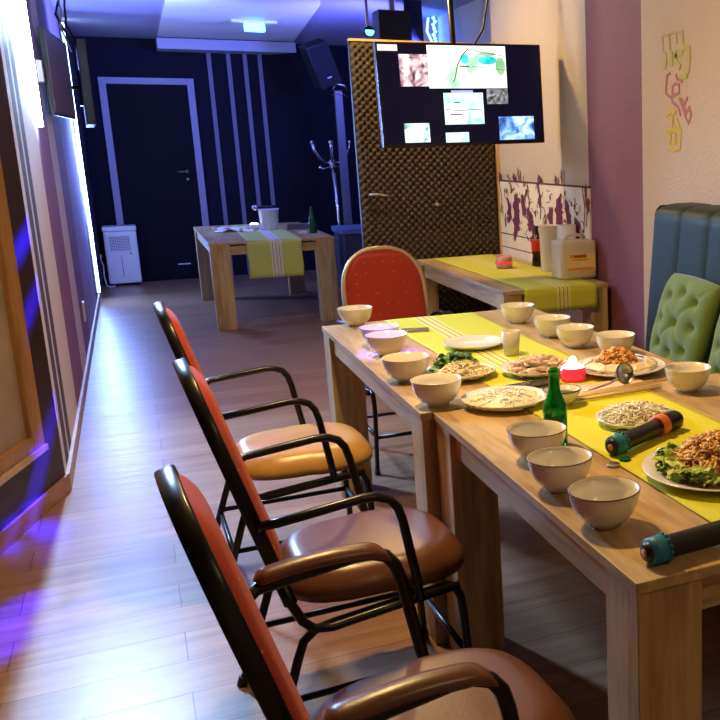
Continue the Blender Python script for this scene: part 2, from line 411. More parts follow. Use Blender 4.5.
# ceiling panel, beam and emergency light
b = mb('panel'); b.prism([(.42, 7.4), (1.35, 7.4), (1.60, 8.75), (1.83, 11.75), (.455, 11.75)], CZ - .02, CZ + .01)
struct(b.build('ceiling_panel'), 'pale ceiling panel glowing with blue light', 'ceiling panel')
b = mb('beam'); b.prism([(.445, 11.85), (1.86, 11.85), (1.62, 12.2), (.445, 12.2)], CZ - .13, CZ - .02)
struct(b.build('ceiling_beam'), 'low boxed beam at the far end of the pale ceiling panel', 'beam')
t = empty('emergency_light', (1.215, 10.0, CZ - .02)); tag(t, 'small glowing cyan emergency light on the pale ceiling panel', 'light')
mb('white').box((-.20, -.05, -.025), (.20, .05, 0), .006).build('base_plate', t)
mb('ledc').box((-.09, -.035, -.10), (.09, .035, -.025), .01).build('diffuser', t)

# lower right wall: white boards and the flowered band
b = mb('board')
zb = [.0, .17, .34, .51, .68, .77, .865]
for z0, z1 in zip(zb, zb[1:]): b.box((XR - .012, 4.925, z0 + .004), (XR, 6.40, z1 - .004), .002)
b.mat(M['groove']).box((XR - .004, 4.93, 0), (XR, 6.39, .865))
struct(b.build('trim_2'), 'white wooden wainscot boards under the flowered band', 'wainscot')
b = mb('board'); b.box((XR - .012, 4.925, .867), (XR, 6.40, 1.222), .002)
b.mat(M['groove']); b.box((XR - .014, 4.925, 1.218), (XR, 6.40, 1.228)); b.box((XR - .014, 4.925, .860), (XR, 6.40, .867))
rf = random.Random(3)
def leafp(b, y, z, ly, lz, ang, x, n=12):
    pts = []
    for i in range(n):
        a = 2 * PI * i / n; k = 1 + .28 * math.cos(5 * a + ang * 3)
        py = ly * math.cos(a) * k; pz = lz * math.sin(a) * k
        pts.append((x, y + py * math.cos(ang) - pz * math.sin(ang), z + py * math.sin(ang) + pz * math.cos(ang)))
    b.poly(pts)
xs = XR - .0145
def flower(y0, s=1):
    b.mat(M['flower'])
    for (dy, z, ly, lz, a) in ((0, 1.07, .045, .075, 0), (.01, .96, .05, .09, .1), (.13, 1.02, .03, .07, 0), (-.12, 1.09, .022, .06, -.3), (-.15, 1.04, .03, .03, .4), (-.25, .98, .035, .07, .2), (-.30, .92, .03, .05, .5),
                              (.22, .96, .012, .05, .3), (-.42, 1.12, .022, .05, .2), (-.40, 1.20, .012, .045, .1), (.03, 1.25, .018, .03, .2), (.30, 1.25, .02, .03, 0), (-.06, 1.27, .012, .05, -.1), (.05, .87, .02, .05, .2), (-.34, .88, .025, .04, .1)):
        leafp(b, y0 + dy * s, z, ly * s * 1.2, lz * .95, a * .5, xs + rf.uniform(-.0006, 0))
        if ly > .025:
            for q in range(4): leafp(b, y0 + dy * s + rf.uniform(-.04, .04), z + rf.uniform(-.07, .07), .030, .02, rf.uniform(0, 3), xs - .001 - q * .0002)
flower(6.08); flower(5.36)
b.mat(M['vine'])
for k in range(90):
    y = rf.uniform(4.95, 6.38); z = rf.uniform(.88, 1.21); a = rf.uniform(0, 6.3); pts = []
    L_ = rf.uniform(.03, .09); c_ = rf.uniform(-3, 3)
    for i in range(6):
        pts.append((xs + .0005, min(6.39, max(4.93, y)), z)); y += math.cos(a) * L_ / 5; z += math.sin(a) * L_ / 5; a += c_ / 5
    b.tube(pts, .0022, 4)
    if rf.random() < .6: leafp(b, min(6.36, max(4.96, y)), z, .018, .012, a, xs)
for y in (6.38, 5.86, 5.66, 5.0, 4.97):
    b.tube([(xs, y, 1.0), (xs, y - .02, 1.1), (xs, y + .01, 1.22)], .003, 4)
struct(b.build('trim_3'), 'white band printed with plum flowers on the right wall', 'flowered band')

# faded stencil writing on the right wall (green, pink and yellow)
dx = XR - .002
def deco(name, m, strokes, r, label):
    b = mb(m)
    for s_ in strokes: b.tube([(dx, y, z) for (y, z) in s_], 0, sec=(.0015, r), up=(1, 0, 0))
    o = b.build(name); struct(o, label, 'wall decoration')
M['dgreen'] = plain('stencil_green', (.50, .46, .15), .8); M['dpink'] = plain('stencil_pink', (.50, .19, .20), .8); M['dyel'] = plain('stencil_yellow', (.62, .45, .08), .8)
M['dgreenp'] = plain('stencil_pale_green', (.50, .43, .22), .8)
def pz(px_, py_):   # stencil sketch coordinates (cm across, cm down) -> wall (y, z)
    return (4.115 - px_ * .0105, 1.985 - py_ * .0031)
deco('trim_6', 'dgreenp', [[pz(2, 12), pz(12, 10), pz(20, 12), pz(20, 30)], [pz(2, 12), pz(3, 34)], [pz(8, 12), pz(9, 36)], [pz(14, 12), pz(15, 26)]], .006, 'faint green stencil on the beige wall above the pink letters')
deco('trim_7', 'dgreen', [[pz(4, 36), pz(5, 50), pz(4, 60)], [pz(10, 38), pz(10, 58)], [pz(15, 36), pz(14, 52), pz(18, 62)], [pz(20, 34), pz(25, 36), pz(25, 54), pz(24, 72)], [pz(12, 46), pz(20, 40)], [pz(18, 74), pz(24, 74)]], .014, 'green stencil letters on the beige wall')
deco('trim_8', 'dpink', [[pz(9, 68), pz(6, 70), pz(5, 96), pz(9, 102), pz(13, 100), pz(17, 97), pz(17, 86), pz(13, 84), pz(11, 88), pz(11, 98)], [pz(14, 70), pz(15, 78), pz(20, 82)], [pz(10, 102), pz(11, 110), pz(16, 118), pz(18, 130)],
    [pz(17, 105), pz(20, 120), pz(22, 130)], [pz(24, 105), pz(21, 116)], [pz(25, 118), pz(27, 130), pz(25, 142), pz(22, 132), pz(25, 122)], [pz(19, 106), pz(23, 126)]], .007, 'pink stencil letters on the beige wall')
deco('trim_9', 'dyel', [[pz(6, 128), pz(10, 122), pz(14, 126)], [pz(11, 128), pz(10, 146)], [pz(14, 134), pz(17, 150)], [pz(6, 152), pz(13, 150), pz(19, 154)], [pz(9, 156), pz(8, 172)], [pz(13, 156), pz(13, 172)], [pz(18, 158), pz(17, 172)], [pz(8, 176), pz(13, 180), pz(18, 176)]], .011, 'yellow stencil letters on the beige wall, lowest of the three colours')

# foam covered door next to the side table
d = empty('door_2', (1.33, 6.42, 0)); struct(d, 'door leaf covered in brown egg crate acoustic foam', 'door')
mb('blackp').box((0, .012, .02), (.935, .05, 2.11), .002).build('door_leaf', d)
W_, H_ = .935, 2.09; nu, nv = 150, 334
kx = PI / .0245
def ff(u, v):
    x = u * W_; z = .02 + v * H_
    e = min(1, min(u, 1 - u) * 40, min(v, 1 - v) * 80)
    h = .5 + .5 * (math.sin(kx * x) * math.sin(kx * z))
    return (x, .014 - .036 * h * e, z)
mb('foam', True).grid(nu, nv, ff).build('foam_cover', d)
b = mb('steel', True); b.cyl((.055, 0, 1.155), (.055, -.055, 1.155), .009); b.tube([(.055, -.055, 1.157), (.10, -.057, 1.157), (.175, -.055, 1.147)], .008)
b.build('door_handle', d)
mb('worn', True).cyl((.50, 0, 1.075), (.50, -.03, 1.075), .012).build('lock_knob', d)
b = mb('yellowwood'); b.box((.94, -.02, 0), (.968, .05, 2.14), .003); b.box((0, -.0, 2.112), (.94, .05, 2.128), .003)
b.build('door_frame', d)

# dark foam lining at the far end of the left wall
def fl(u, v):
    y = 10.95 + u * 1.2; z = .08 + v * 2.5
    return (XL + .012 + .022 * (.5 + .5 * math.sin(y * 52 - z * 40) * math.sin(z * 60)), y, z)
struct(mb('foamD', True).grid(60, 120, fl).build('trim_4'), 'dark ribbed foam lining on the far left wall', 'wall lining')

# ------------------------------------------------------------------ tables
def table(loc, L_, W_, label, tt=.022, ap=.075, leg=(.13, .13), sideleg=None, group=None):
    """origin at near left corner on the floor; runs +Y by L_, +X by W_; top at .72"""
    t = empty('dining_table', loc); tag(t, label, 'table', group)
    H = .72
    mb('oakY').box((0, 0, H - tt), (W_, L_, H), .0025).build('tabletop', t)
    lx, ly = leg; e = .004
    for (x, y) in ((e, e), (W_ - e - lx, e), (e, L_ - e - ly), (W_ - e - lx, L_ - e - ly)):
        mb('oakZ').box((x, y, 0), (x + lx, y + ly, H - tt), .003).build('leg', t)
    r = .016; h0 = H - tt - ap; h1 = H - tt
    for x in (e + r, W_ - e - r - .02): mb('oakY').box((x, e + ly, h0), (x + .02, L_ - e - ly, h1), .001).build('apron', t)
    for y in (e + r + .008, L_ - e - r - .028): mb('oakX').box((e + lx, y, h0), (W_ - e - lx, y + .02, h1 - .014), .001).build('apron', t)
    return t
table((.655, 2.578, 0), 1.555, .945, 'long oak dining table, the farther of the two set with dishes', group='oak dining tables')
table((.690, 1.335, 0), 1.235, .945, 'near oak dining table with microphones and the noodle plate on it')
table((1.650, 4.650, 0), 1.700, .605, 'narrow oak side table against the flowered wall', ap=.085, leg=(.10, .12))
table((.520, 8.430, 0), 1.95, .985, 'oak table at the back of the room with a white bucket on it', ap=.085, leg=(.15, .12))

# runners: origin at the middle of the near edge
def runner(loc, w, L_, mat, label, drop_near=0, rz=0, wob=.006):
    th = .0025
    def f(u, v):
        x = (u - .5) * w
        s_ = v * (L_ + drop_near) - drop_near
        x += wob * math.sin(s_ * 3 + 1)
        if s_ < -.012: return (x + .004 * math.sin(s_ * 20), -.014 - .004 * (1 - math.cos((u) * 9)), s_ + .008 + .0022)
        if s_ < 0: return (x, -.014 * (-s_ / .012), .0022 - .004 * (-s_ / .012))
        return (x, s_, .0022 + .0008 * math.sin(s_ * 17 + u * 5))
    o = mb(mat, True).grid(20, 60, f).build('table_runner', None, loc, (0, 0, rz))
    md = o.modifiers.new('thick', 'SOLIDIFY'); md.thickness = .0016; md.offset = 1
    tag(o, label, 'table runner')
    return o
runner((1.12, 2.60, .7205), .40, 1.52, 'runA', 'lime striped runner on the farther dining table')
runner((1.135, 1.345, .7205), .40, 1.215, 'runB', 'plain lime runner under the noodle plate on the near table')
runner((1.967, 4.650, .7205), .415, 1.68, 'runT', 'lime runner hanging over the front of the side table', drop_near=.135)
runner((1.015, 8.430, .7205), .425, 1.90, 'runF', 'pale lime runner hanging over the table at the back', drop_near=.32, rz=-.03)

# ------------------------------------------------------------------ chairs
def back_curve(w, zt, zb_, n=18):
    """outline in (y, s): s along the back plane"""
    pts = [(-w / 2, zb_)]
    h = .24; z0 = zt - h
    for i in range(n + 1):
        a = PI - PI * i / n
        c_, s_ = math.cos(a), math.sin(a)
        pts.append((w / 2 * math.copysign(abs(c_) ** .8, c_), z0 + h * abs(s_) ** .8))
    pts.append((w / 2, zb_))
    return pts
def make_chair(label, padded=False, seat='seat', rim='black', tube='black', armr=.0115):
    t = empty('banquet_armchair', (0, 0, 0)); tag(t, label, 'chair')
    # local: x forward, back foot at x~0; back plane from (x=.20,z=.42) to (x=.045,z=.975)
    xb, zb_ = .205, .42; xt, ztop = .045, .975
    sl = Vector((xt - xb, 0, ztop - zb_)); Ls = sl.length; e = sl.normalized(); nf = Vector((e.z, 0, -e.x))
    def bp(y, s_, o=0): return Vector((xb, y, zb_)) + e * s_ + nf * o
    W = .43
    # frame arch
    out = back_curve(W, Ls - .012, -.0)
    b = mb(rim, True); b.tube([bp(y, s_, -.004) for y, s_ in out], 0, sec=(.0155, .0105), up=nf)
    b.build('back_frame', t)
    # padded red back
    def cushion(side):
        def f(u, v):
            vv = v * 2 - 1
            s_ = .06 + u * (Ls - .012 - .06 - .012)
            h = .24; z0 = Ls - .012 - h
            if s_ > z0: hw = (W / 2) * max(0, 1 - ((s_ - z0) / h) ** 2.5) ** (.4)
            else: hw = W / 2
            hw = max(hw - .010, .001)
            edge = 1 - abs(vv) ** 4; eu = min(1, u / .12, (1 - u) / .10 + .0); eu = max(0, eu)
            bul = (.006 + .026 * (edge ** .5) * (eu ** .5)) if side > 0 else -.016
            return bp(vv * hw, s_, bul)
        return f
    b = mb('red_fab', True); b.grid(24, 20, cushion(1)); 
    b.build('backrest', t)
    b = mb('blackp', True); b.grid(24, 12, cushion(-1)); b.build('back_panel', t)
    # seat: rounded cushion
    def sf(u, v):
        a = 2 * PI * u
        ca, sa = math.cos(a), math.sin(a); k = 1 / (abs(ca) ** 3.2 + abs(sa) ** 3.2) ** (1 / 3.2)
        rx, ry = .225 * k * ca, .225 * k * sa
        # v 0 centre top .. 1 centre bottom
        if v < .7:
            q = v / .7; rr = math.sin(q * PI / 2 * 1.0) ; z = .455 + .030 * math.cos(q * PI / 2) ** .9 - .020 * q ** 6
            rr = q ** .9
            z = .485 - .010 * q ** 2 - .045 * max(0, (q - .72) / .28) ** 2
        else:
            q = (v - .7) / .3; z = .430 - .030 * min(1, q * 2.2); rr = 1 - .02 * q - .9 * max(0, (q - .45) / .55)
        return (.435 + rx * rr * (1.03), ry * rr * (1 - .06 * (0 if ca > 0 else 1)), z - .02)
    b = mb(seat, True); b.grid(40, 20, sf); b.build('seat', t)
    tubem = tube
    hy = .235
    for sy in (-1, 1):
        # back upright continuing down and forward as seat rail
        pts = [bp(sy * .217, .07, -.004), bp(sy * .220, -.0, -.004), (.222, sy * hy, .375), (.245, sy * hy, .352), (.285, sy * hy, .345), (.40, sy * hy, .357), (.60, sy * hy, .375)]
        b = mb(tubem, True); b.tube(pts, .0115, 8); b.build('side_rail', t)
        # leg bow: rear leg, run under the seat, front leg
        yl = sy * (hy - .022)
        bow = [(.115, yl * 1.08, 0), (.205, yl, .27), (.222, yl, .315), (.250, yl, .338), (.29, yl, .345), (.58, yl, .372), (.595, yl, .362), (.608, yl, .335), (.614, yl, .29), (.628, yl * 1.06, 0)]
        i = 4
        b = mb(tubem, True); b.tube(bow[:i + 1], .0115, 8); b.mat(M['blackp']).cyl((.112, yl * 1.08, 0), (.120, yl * 1.08, .025), .014); b.build('leg', t)
        b = mb(tubem, True); b.tube(bow[i:], .0115, 8); b.mat(M['blackp']).cyl((.629, yl * 1.06, 0), (.627, yl * 1.06, .025), .014); b.build('leg', t)
        b = mb(tubem, True); b.tube([(.172, yl, .17), (.619, yl, .17)], .009, 8); b.build('stretcher', t)
        # arm
        ya = sy * (hy + .035)
        arm = [(.150, sy * .226, .615), (.158, sy * .245, .632), (.185, ya, .642), (.26, ya, .650), (.37, ya, .662), (.405, ya, .660), (.433, ya, .648), (.450, ya, .625), (.460, ya, .59), (.488, ya - sy * .01, .43), (.498, ya - sy * .03, .370)]
        b = mb(tubem, True); b.tube(arm, armr + .002 if padded else armr, 8); a_ = b.build('armrest', t)
        if padded:
            def pf(u, v, ya=ya):
                x = .180 + u * .270; z = .660 + .012 * math.sin(u * PI) - (.03 * max(0, (u - .8) / .2) ** 2)
                a = 2 * PI * v; k = min(1, (u / .05) ** .5, ((1 - u) / .12) ** .5 + .0)
                k = max(k, .001)
                return (x, ya + .027 * k * math.cos(a), z + (.017 if math.sin(a) > 0 else .012) * k * math.sin(a))
            b = mb(seat, True); b.grid(24, 16, pf); b.build('arm_pad', a_)
    b = mb(tubem, True); b.tube([(.619, -.22, .17), (.619, .22, .17)], .009, 8); b.build('stretcher', t)
    b = mb(tubem, True); b.tube([(.170, -.21, .15), (.170, .21, .15)], .009, 8); b.build('stretcher', t)
    return t
c3 = make_chair('red-backed armchair with brown seat painted golden as if lit, farthest in the left row', seat='seat_lit'); c3.location = (0.0, 3.40, 0); c3.rotation_euler.z = R(.8)
c2 = make_chair('red-backed armchair with bare black arms and brown seat, middle of the left row'); c2.location = (.018, 2.40, 0); c2.rotation_euler.z = R(1.6)
c1 = make_chair('nearest red-backed armchair with brown padded armrests', padded=True); c1.location = (-.040, 1.53, 0); c1.rotation_euler.z = R(3.5)
c4 = make_chair('red oval-backed armchair with pale metal rim at the far head of the table', rim='champ', armr=.009); c4.scale = (1, .92, 1.004); c4.location = (1.065, 4.84, 0); c4.rotation_euler.z = R(-90)

# ------------------------------------------------------------------ booth and cushions
t = empty('booth_bench', (0, 0, 0)); tag(t, 'dark teal upholstered booth bench along the beige right wall', 'bench')
Y1, Y0 = 3.83, .6
def boothback():
    b = mb('booth', True)
    y = Y1; w = .235
    while y - w > Y0:
        def f(u, v, y=y):
            yy = y - u * w; g = .010 * (1 - abs(2 * u - 1) ** 6)
            s_ = v
            if s_ < .78: x = 2.035 + (2.105 - 2.035) * (s_ / .78); z = .40 + (1.165 - .40) * (s_ / .78); return (x - g - .006, yy, z)
            q = (s_ - .78) / .22; x = 2.105 + .16 * q; z = 1.165 + .022 * math.sin(min(1, q * 1.6) * PI / 2) ; return (x - g * (1 - q), yy, z + g * .6)
        b.grid(12, 26, f); y -= w
    b.sm = False
    b.mat(M['booth'])
    b.poly([(2.035, Y1, .40), (2.105, Y1, 1.165), (2.125, Y1, 1.183), (2.27, Y1, 1.187), (2.27, Y1, .40)])
    b.mat(M['boothS']); b.poly([(2.27, Y1, .40), (2.27, Y1, 1.187), (2.27, Y0, 1.187), (2.27, Y0, .40)])
    return b
boothback().build('backrest', t)
mb('booth', True).box((1.66, Y0, .34), (2.02, Y1, .50), .03).build('seat', t)
mb('boothS').box((1.68, Y0, .0), (2.25, Y1 - .02, .34), .004).build('base', t)

def cushion(loc, rot, roll_, label, s=.40):
    def side(sg):
        def f(u, v):
            x = (u - .5) * 2; y = (v - .5) * 2
            e = max(0, (1 - abs(x) ** 3)) * max(0, (1 - abs(y) ** 3)); th = .075 * e ** .45
            for (tx, ty) in ((0, 0), (-.5, -.5), (.5, -.5), (-.5, .5), (.5, .5), (0, .62), (0, -.62), (.62, 0), (-.62, 0)):
                d2 = (x - tx) ** 2 + (y - ty) ** 2; th -= .022 * math.exp(-d2 / .010) + .014 * math.exp(-d2 / .06)
            th -= .008 * math.exp(-((abs(x) - abs(y)) ** 2) / .003) * (e ** .5)
            th = max(th, .001) if e > .01 else 0
            return (x * s / 2 * (1 - .05 * (y * y) * (1 if abs(x) > .0 else 0)), sg * th, y * s / 2 * (1 - .05 * x * x))
        return f
    b = mb('cush', True); b.grid(48, 48, side(1)); b.grid(48, 48, side(-1)); bmesh.ops.remove_doubles(b.bm, verts=b.bm.verts, dist=.0008)
    o = b.build('cushion', None)
    a = R(rot); xa = Vector((0, -1, 0)); za = Vector((math.sin(a), 0, math.cos(a))); ya = za.cross(xa)
    mm = Matrix((xa, ya, za)).transposed().to_4x4(); o.matrix_world = Matrix.Translation(loc) @ mm @ Matrix.Rotation(R(roll_), 4, 'Y')
    o['label'] = label; o['category'] = 'cushion'; o['group'] = 'green tufted cushions on the booth'
    return o
cushion((1.965, 3.335, .725), 16, 2, 'green tufted cushion leaning on the booth, left of the two', .405)
cushion((1.935, 2.83, .715), 19, -8, 'green tufted cushion on the booth, cut off by the right picture edge', .40)

# ------------------------------------------------------------------ tableware
ZT = .7205
def on_runner(x, y):
    return (.92 < x < 1.32 and 2.6 < y < 4.12) or (.935 < x < 1.335 and 1.345 < y < 2.56)
def make_bowl():
    t = empty('bowl', (0, 0, 0))
    prof = [(0, .004), (.026, .004), (.026, 0), (.031, 0), (.033, .007), (.046, .014), (.057, .026), (.065, .042), (.0700, .058), (.0727, .076), (.0735, .0775), (.0710, .0775), (.068, .058), (.0625, .042), (.054, .028), (.042, .018), (.020, .0125), (0, .0115)]
    mb('bowl', True).lathe(prof, 40).build('bowl_body', t)
    mb('rim', True).lathe([(.0738, .0760), (.0740, .0779), (.0722, .0783), (.0720, .0768), (.0738, .0760)], 40).build('rim_line', t)
    return t
bowl0 = make_bowl()
bowls = [(.787, 4.075, .98, 0, 'white bowl on the far left corner of the table by the red chair'),
 (.775, 3.575, 1.0, 0, 'white bowl half hidden behind the blue-lit bowl'),
 (.761, 3.405, 1.0, 0, 'white bowl lit bright blue inside, on the table edge'),
 (.722, 2.985, 1.02, 0, 'white bowl between the blue-lit bowl and the footed bowl'),
 (.725, 2.648, 1.0, 0, 'white footed bowl in front of the sprout plate'),
 (.795, 2.045, .97, 1, 'white bowl beside the green bottle, farthest of the near three'),
 (.760, 1.825, .97, 1, 'white bowl in the middle of the near three'),
 (.757, 1.598, .97, 1, 'nearest white bowl with brown rim line, by the microphone'),
 (1.398, 3.77, 1.0, 0, 'white bowl at the far right of the table near the side table'),
 (1.407, 3.415, 1.0, 0, 'white bowl behind the right-hand pair, partly covered by the next'),
 (1.405, 3.19, .98, 0, 'white bowl at the right, left of the bowl behind the orange dish'),
 (1.470, 2.985, .98, 0, 'white bowl behind the plate of orange food'),
 (1.432, 2.416, .97, 0, 'white bowl alone near the green cushion')]
bowl1 = copy_tree(bowl0)
bpy.data.objects.remove([c for c in bowl0.children if c.name.startswith('rim_line')][0])
seen = set()
for i, (x, y, s_, rim, lab) in enumerate(bowls):
    src = bowl1 if rim else bowl0
    o = src if rim not in seen else copy_tree(src)
    seen.add(rim)
    o.location = (x, y, ZT + .0025 * on_runner(x, y)); o.scale = (s_, s_, s_); o.rotation_euler.z = i
    tag(o, lab, 'bowl', 'white rice bowls')
t = empty('sauce_bowl', (1.035, 2.455, ZT + .004)); tag(t, 'small white bowl with dark sauce behind the green bottle', 'bowl')
mb('bowl', True).lathe([(0, .003), (.025, 0), (.03, .006), (.048, .028), (.055, .046), (.0535, .0465), (.045, .028), (.025, .010), (0, .009)], 36).build('bowl_body', t)
mb('blackg', True).lathe([(0, .030), (.0445, .030)], 36).build('sauce', t)
mb('rim', True).lathe([(.0552, .044), (.0556, .0475), (.0532, .0475), (.0530, .045), (.0552, .044)], 36).build('rim_line', t)

def plate(x, y, r, label, sx=1, sy=1, rz=0, z=.0035, m='plate'):
    o = mb(m, True).lathe([(0, 0), (r * .62, 0), (r * .66, .002), (r * .8, .008), (r, .020), (r * 1.0, .0225), (r * .97, .0225), (r * .78, .012), (r * .62, .006), (0, .006)], 44, sx=sx, sy=sy).build('plate', None, (x, y, ZT + z))
    o.rotation_euler.z = rz
    tag(o, label, 'plate'); return o
PZ = ZT + .0035 + .0055
def heap(rg, rx, ry, h, p=1.0):
    a = rg.uniform(0, 2 * PI); r = rg.random() ** .5
    x, y = r * math.cos(a), r * math.sin(a)
    return x * rx, y * ry, h * max(0, 1 - r ** 2) ** p
def strands(b, rg, n, rx, ry, h, rad, ln, curl=6, flat=.5, seg=7):
    for _ in range(n):
        x, y, z = heap(rg, rx, ry, h); z = z * rg.uniform(.75, 1.05) + rad
        a = rg.uniform(0, 2 * PI); c_ = rg.uniform(-curl, curl); pts = []
        L_ = ln * rg.uniform(.6, 1.3)
        x -= math.cos(a) * L_ / 2; y -= math.sin(a) * L_ / 2
        for i in range(seg):
            q = (x / rx) ** 2 + (y / ry) ** 2
            zz = h * max(0, 1 - q) ; pts.append((x, y, max(rad * 1.2, .6 * z + .4 * zz + rg.uniform(-rad, rad) * 1.5)))
            x += math.cos(a) * L_ / seg; y += math.sin(a) * L_ / seg; a += c_ / seg
        pts = [p for p in pts if (p[0] / rx) ** 2 + (p[1] / ry) ** 2 < 1.15]
        if len(pts) > 2: b.tube(pts, rad, 5)
def base_mound(b, rx, ry, h, k=.82):
    b.blob((0, 0, 0.001), (rx * k, ry * k, h * k), seg=20, rings=8, jit=.05)
    for v in b.bm.verts: v.co.z = max(v.co.z, .0015)
def leafshape(b, c, s_, rg, lift=.01):
    az = rg.uniform(0, 2 * PI); m = Matrix.Rotation(az, 4, 'Z') @ Matrix.Rotation(rg.uniform(-.7, .7), 4, 'X') @ Matrix.Rotation(rg.uniform(-.6, .3), 4, 'Y')
    ww = rg.uniform(.5, .8)
    def f(u, v):
        x = (u - .5) * 2 * s_; w = s_ * ww * math.sin(PI * min(.98, max(.02, u))) ** .6
        p = Vector((x, (v - .5) * 2 * w, .25 * s_ * math.sin(u * 5) + .22 * s_ * math.sin(v * 9 + u * 7)))
        p = m @ p; q = Vector(c) + p; q.z = max(q.z, .002); return q
    b.grid(6, 4, f)

rg = random.Random(11)
# 1 empty plate
plate(1.075, 3.37, .115, 'empty white plate beside the frosted cup', sx=1.0, sy=1.0)
# 2 sprouts and greens
plate(.885, 2.945, .118, 'white plate holding bean sprouts and green herbs')
b = mb('sprouts', True); base_mound(b, .09, .09, .028); strands(b, rg, 150, .092, .085, .040, .0024, .075)
o = b.build('bean_sprouts', None, (.895, 2.93, PZ)); tag(o, 'heap of pale bean sprouts on a white plate behind the footed bowl', 'bean sprouts', kind='stuff')
b = mb('leaves', True)
for _ in range(85):
    x, y, z = heap(rg, .075, .05, .045); leafshape(b, (x, y, z + .006), rg.uniform(.012, .022), rg)
o = b.build('herb_leaves', None, (.89, 3.015, PZ + .004)); tag(o, 'dark green herb leaves piled at the back of the sprout plate', 'herbs', kind='stuff')
# 3 shrimp plate
plate(1.125, 2.865, .122, 'white plate of shrimp and noodles, left of the pink candle')
b = mb('shrimp', True); base_mound(b, .09, .09, .03)
for _ in range(75):
    x, y, z = heap(rg, .09, .085, .042); m = Matrix.Rotation(rg.uniform(0, 6.3), 4, 'Z'); L_ = rg.uniform(.014, .024)
    pts = [Vector((x, y, z + .005)) + m @ Vector((L_ * math.cos(q), L_ * math.sin(q) * .8, .003 * math.sin(q * 2))) for q in (0, .7, 1.4, 2.1, 2.7)]
    b.tube(pts, [.003, .0065, .0075, .006, .003], 6)
o = b.build('shrimp_pieces', None, (1.125, 2.865, PZ)); tag(o, 'pale shrimp pieces heaped on the plate left of the pink candle', 'shrimp', kind='stuff')
b = mb('noodle_w', True); strands(b, rg, 60, .10, .10, .030, .0016, .09)
o = b.build('rice_noodles', None, (1.125, 2.865, PZ + .001)); tag(o, 'thin pale noodle strands among the shrimp pieces', 'noodles', kind='stuff')
# 4 white rice plate
plate(.895, 2.545, .125, 'white plate heaped with flat white rice noodles, left of the green bottle', z=.004)
b = mb('rice', True); base_mound(b, .112, .112, .030, .95); strands(b, rg, 260, .108, .108, .033, .0022, .05)
o = b.build('rice_vermicelli', None, (.895, 2.545, PZ + .001)); tag(o, 'low mound of white rice vermicelli left of the green bottle', 'rice vermicelli', kind='stuff')
# 5 orange dish with crackers
plate(1.365, 2.745, .155, 'large white plate with orange minced food and pale crackers', sx=1.0, sy=1.0)
b = mb('mince', True); base_mound(b, .080, .078, .052)
for _ in range(260):
    x, y, z = heap(rg, .086, .082, .064); b.blob((x, y, z + .004), (rg.uniform(.004, .009),) * 2 + (.005,), Matrix.Rotation(rg.uniform(0, 3), 4, 'X'), 6, 4, .2)
o = b.build('minced_food', None, (1.365, 2.765, PZ)); tag(o, 'orange minced food heaped in the middle of the large plate', 'minced food', kind='stuff')
crk = None
for i, a in enumerate((200, 232, 262, 290, 318, 346, 14, 150)):
    def cf(u, v):
        an = PI * u; r_ = .042 * v
        return (r_ * math.cos(an) * 1.1, r_ * math.sin(an) * .8 - .01, .004 + .008 * math.sin(an) * v)
    if crk is None:
        crk = mb('cracker', True).grid(14, 5, cf).build('cracker', None); md = crk.modifiers.new('thick', 'SOLIDIFY'); md.thickness = .005; o = crk
    else: o = copy_tree(crk)
    ar = R(a); o.location = (1.365 + .108 * math.cos(ar), 2.745 + .108 * math.sin(ar), PZ + .020); o.rotation_euler = (R(12), 0, ar + PI / 2)
    tag(o, 'pale half-moon cracker on the rim of the orange food plate', 'cracker', 'pale crackers around the orange food')
# 6 shredded noodles centre right
plate(1.135, 2.18, .112, 'white plate of glassy rice noodles behind the microphone', z=.004)
b = mb('noodle_w', True); base_mound(b, .10, .10, .034); strands(b, rg, 300, .10, .10, .045, .0021, .075, curl=9)
o = b.build('glass_noodles', None, (1.135, 2.18, PZ + .001)); tag(o, 'mound of glassy rice noodles between the chopsticks and the microphone', 'glass noodles', kind='stuff')
# 7 big fried noodle plate
plate(1.100, 1.730, .168, 'large white plate of fried noodles at the right edge', z=.004)
b = mb('friednd', True); base_mound(b, .115, .115, .055); strands(b, rg, 360, .120, .118, .078, .0031, .062, curl=10)
for _ in range(130):
    x, y, z = heap(rg, .115, .11, .078); b.blob((x, y, z + .006), (rg.uniform(.005, .011), rg.uniform(.004, .008), .005), Matrix.Rotation(rg.uniform(0, 3), 4, 'Z'), 6, 4, .3)
o = b.build('fried_noodles', None, (1.118, 1.745, PZ + .001)); tag(o, 'heap of brown fried noodles with meat on the large plate', 'fried noodles', kind='stuff')
b = mb('lettuce', True)
for _ in range(60):
    a = rg.uniform(1.9, 4.2); r_ = rg.uniform(.095, .125); leafshape(b, (r_ * math.cos(a), r_ * math.sin(a), rg.uniform(.014, .040)), rg.uniform(.016, .026), rg)
b.mat(M['leaves'])
for _ in range(16):
    a = rg.uniform(2.2, 3.2); r_ = rg.uniform(.10, .13); leafshape(b, (r_ * math.cos(a), r_ * math.sin(a), rg.uniform(.014, .030)), rg.uniform(.012, .02), rg)
o = b.build('lettuce', None, (1.100, 1.730, PZ)); tag(o, 'light green lettuce around the fried noodles', 'lettuce', kind='stuff')

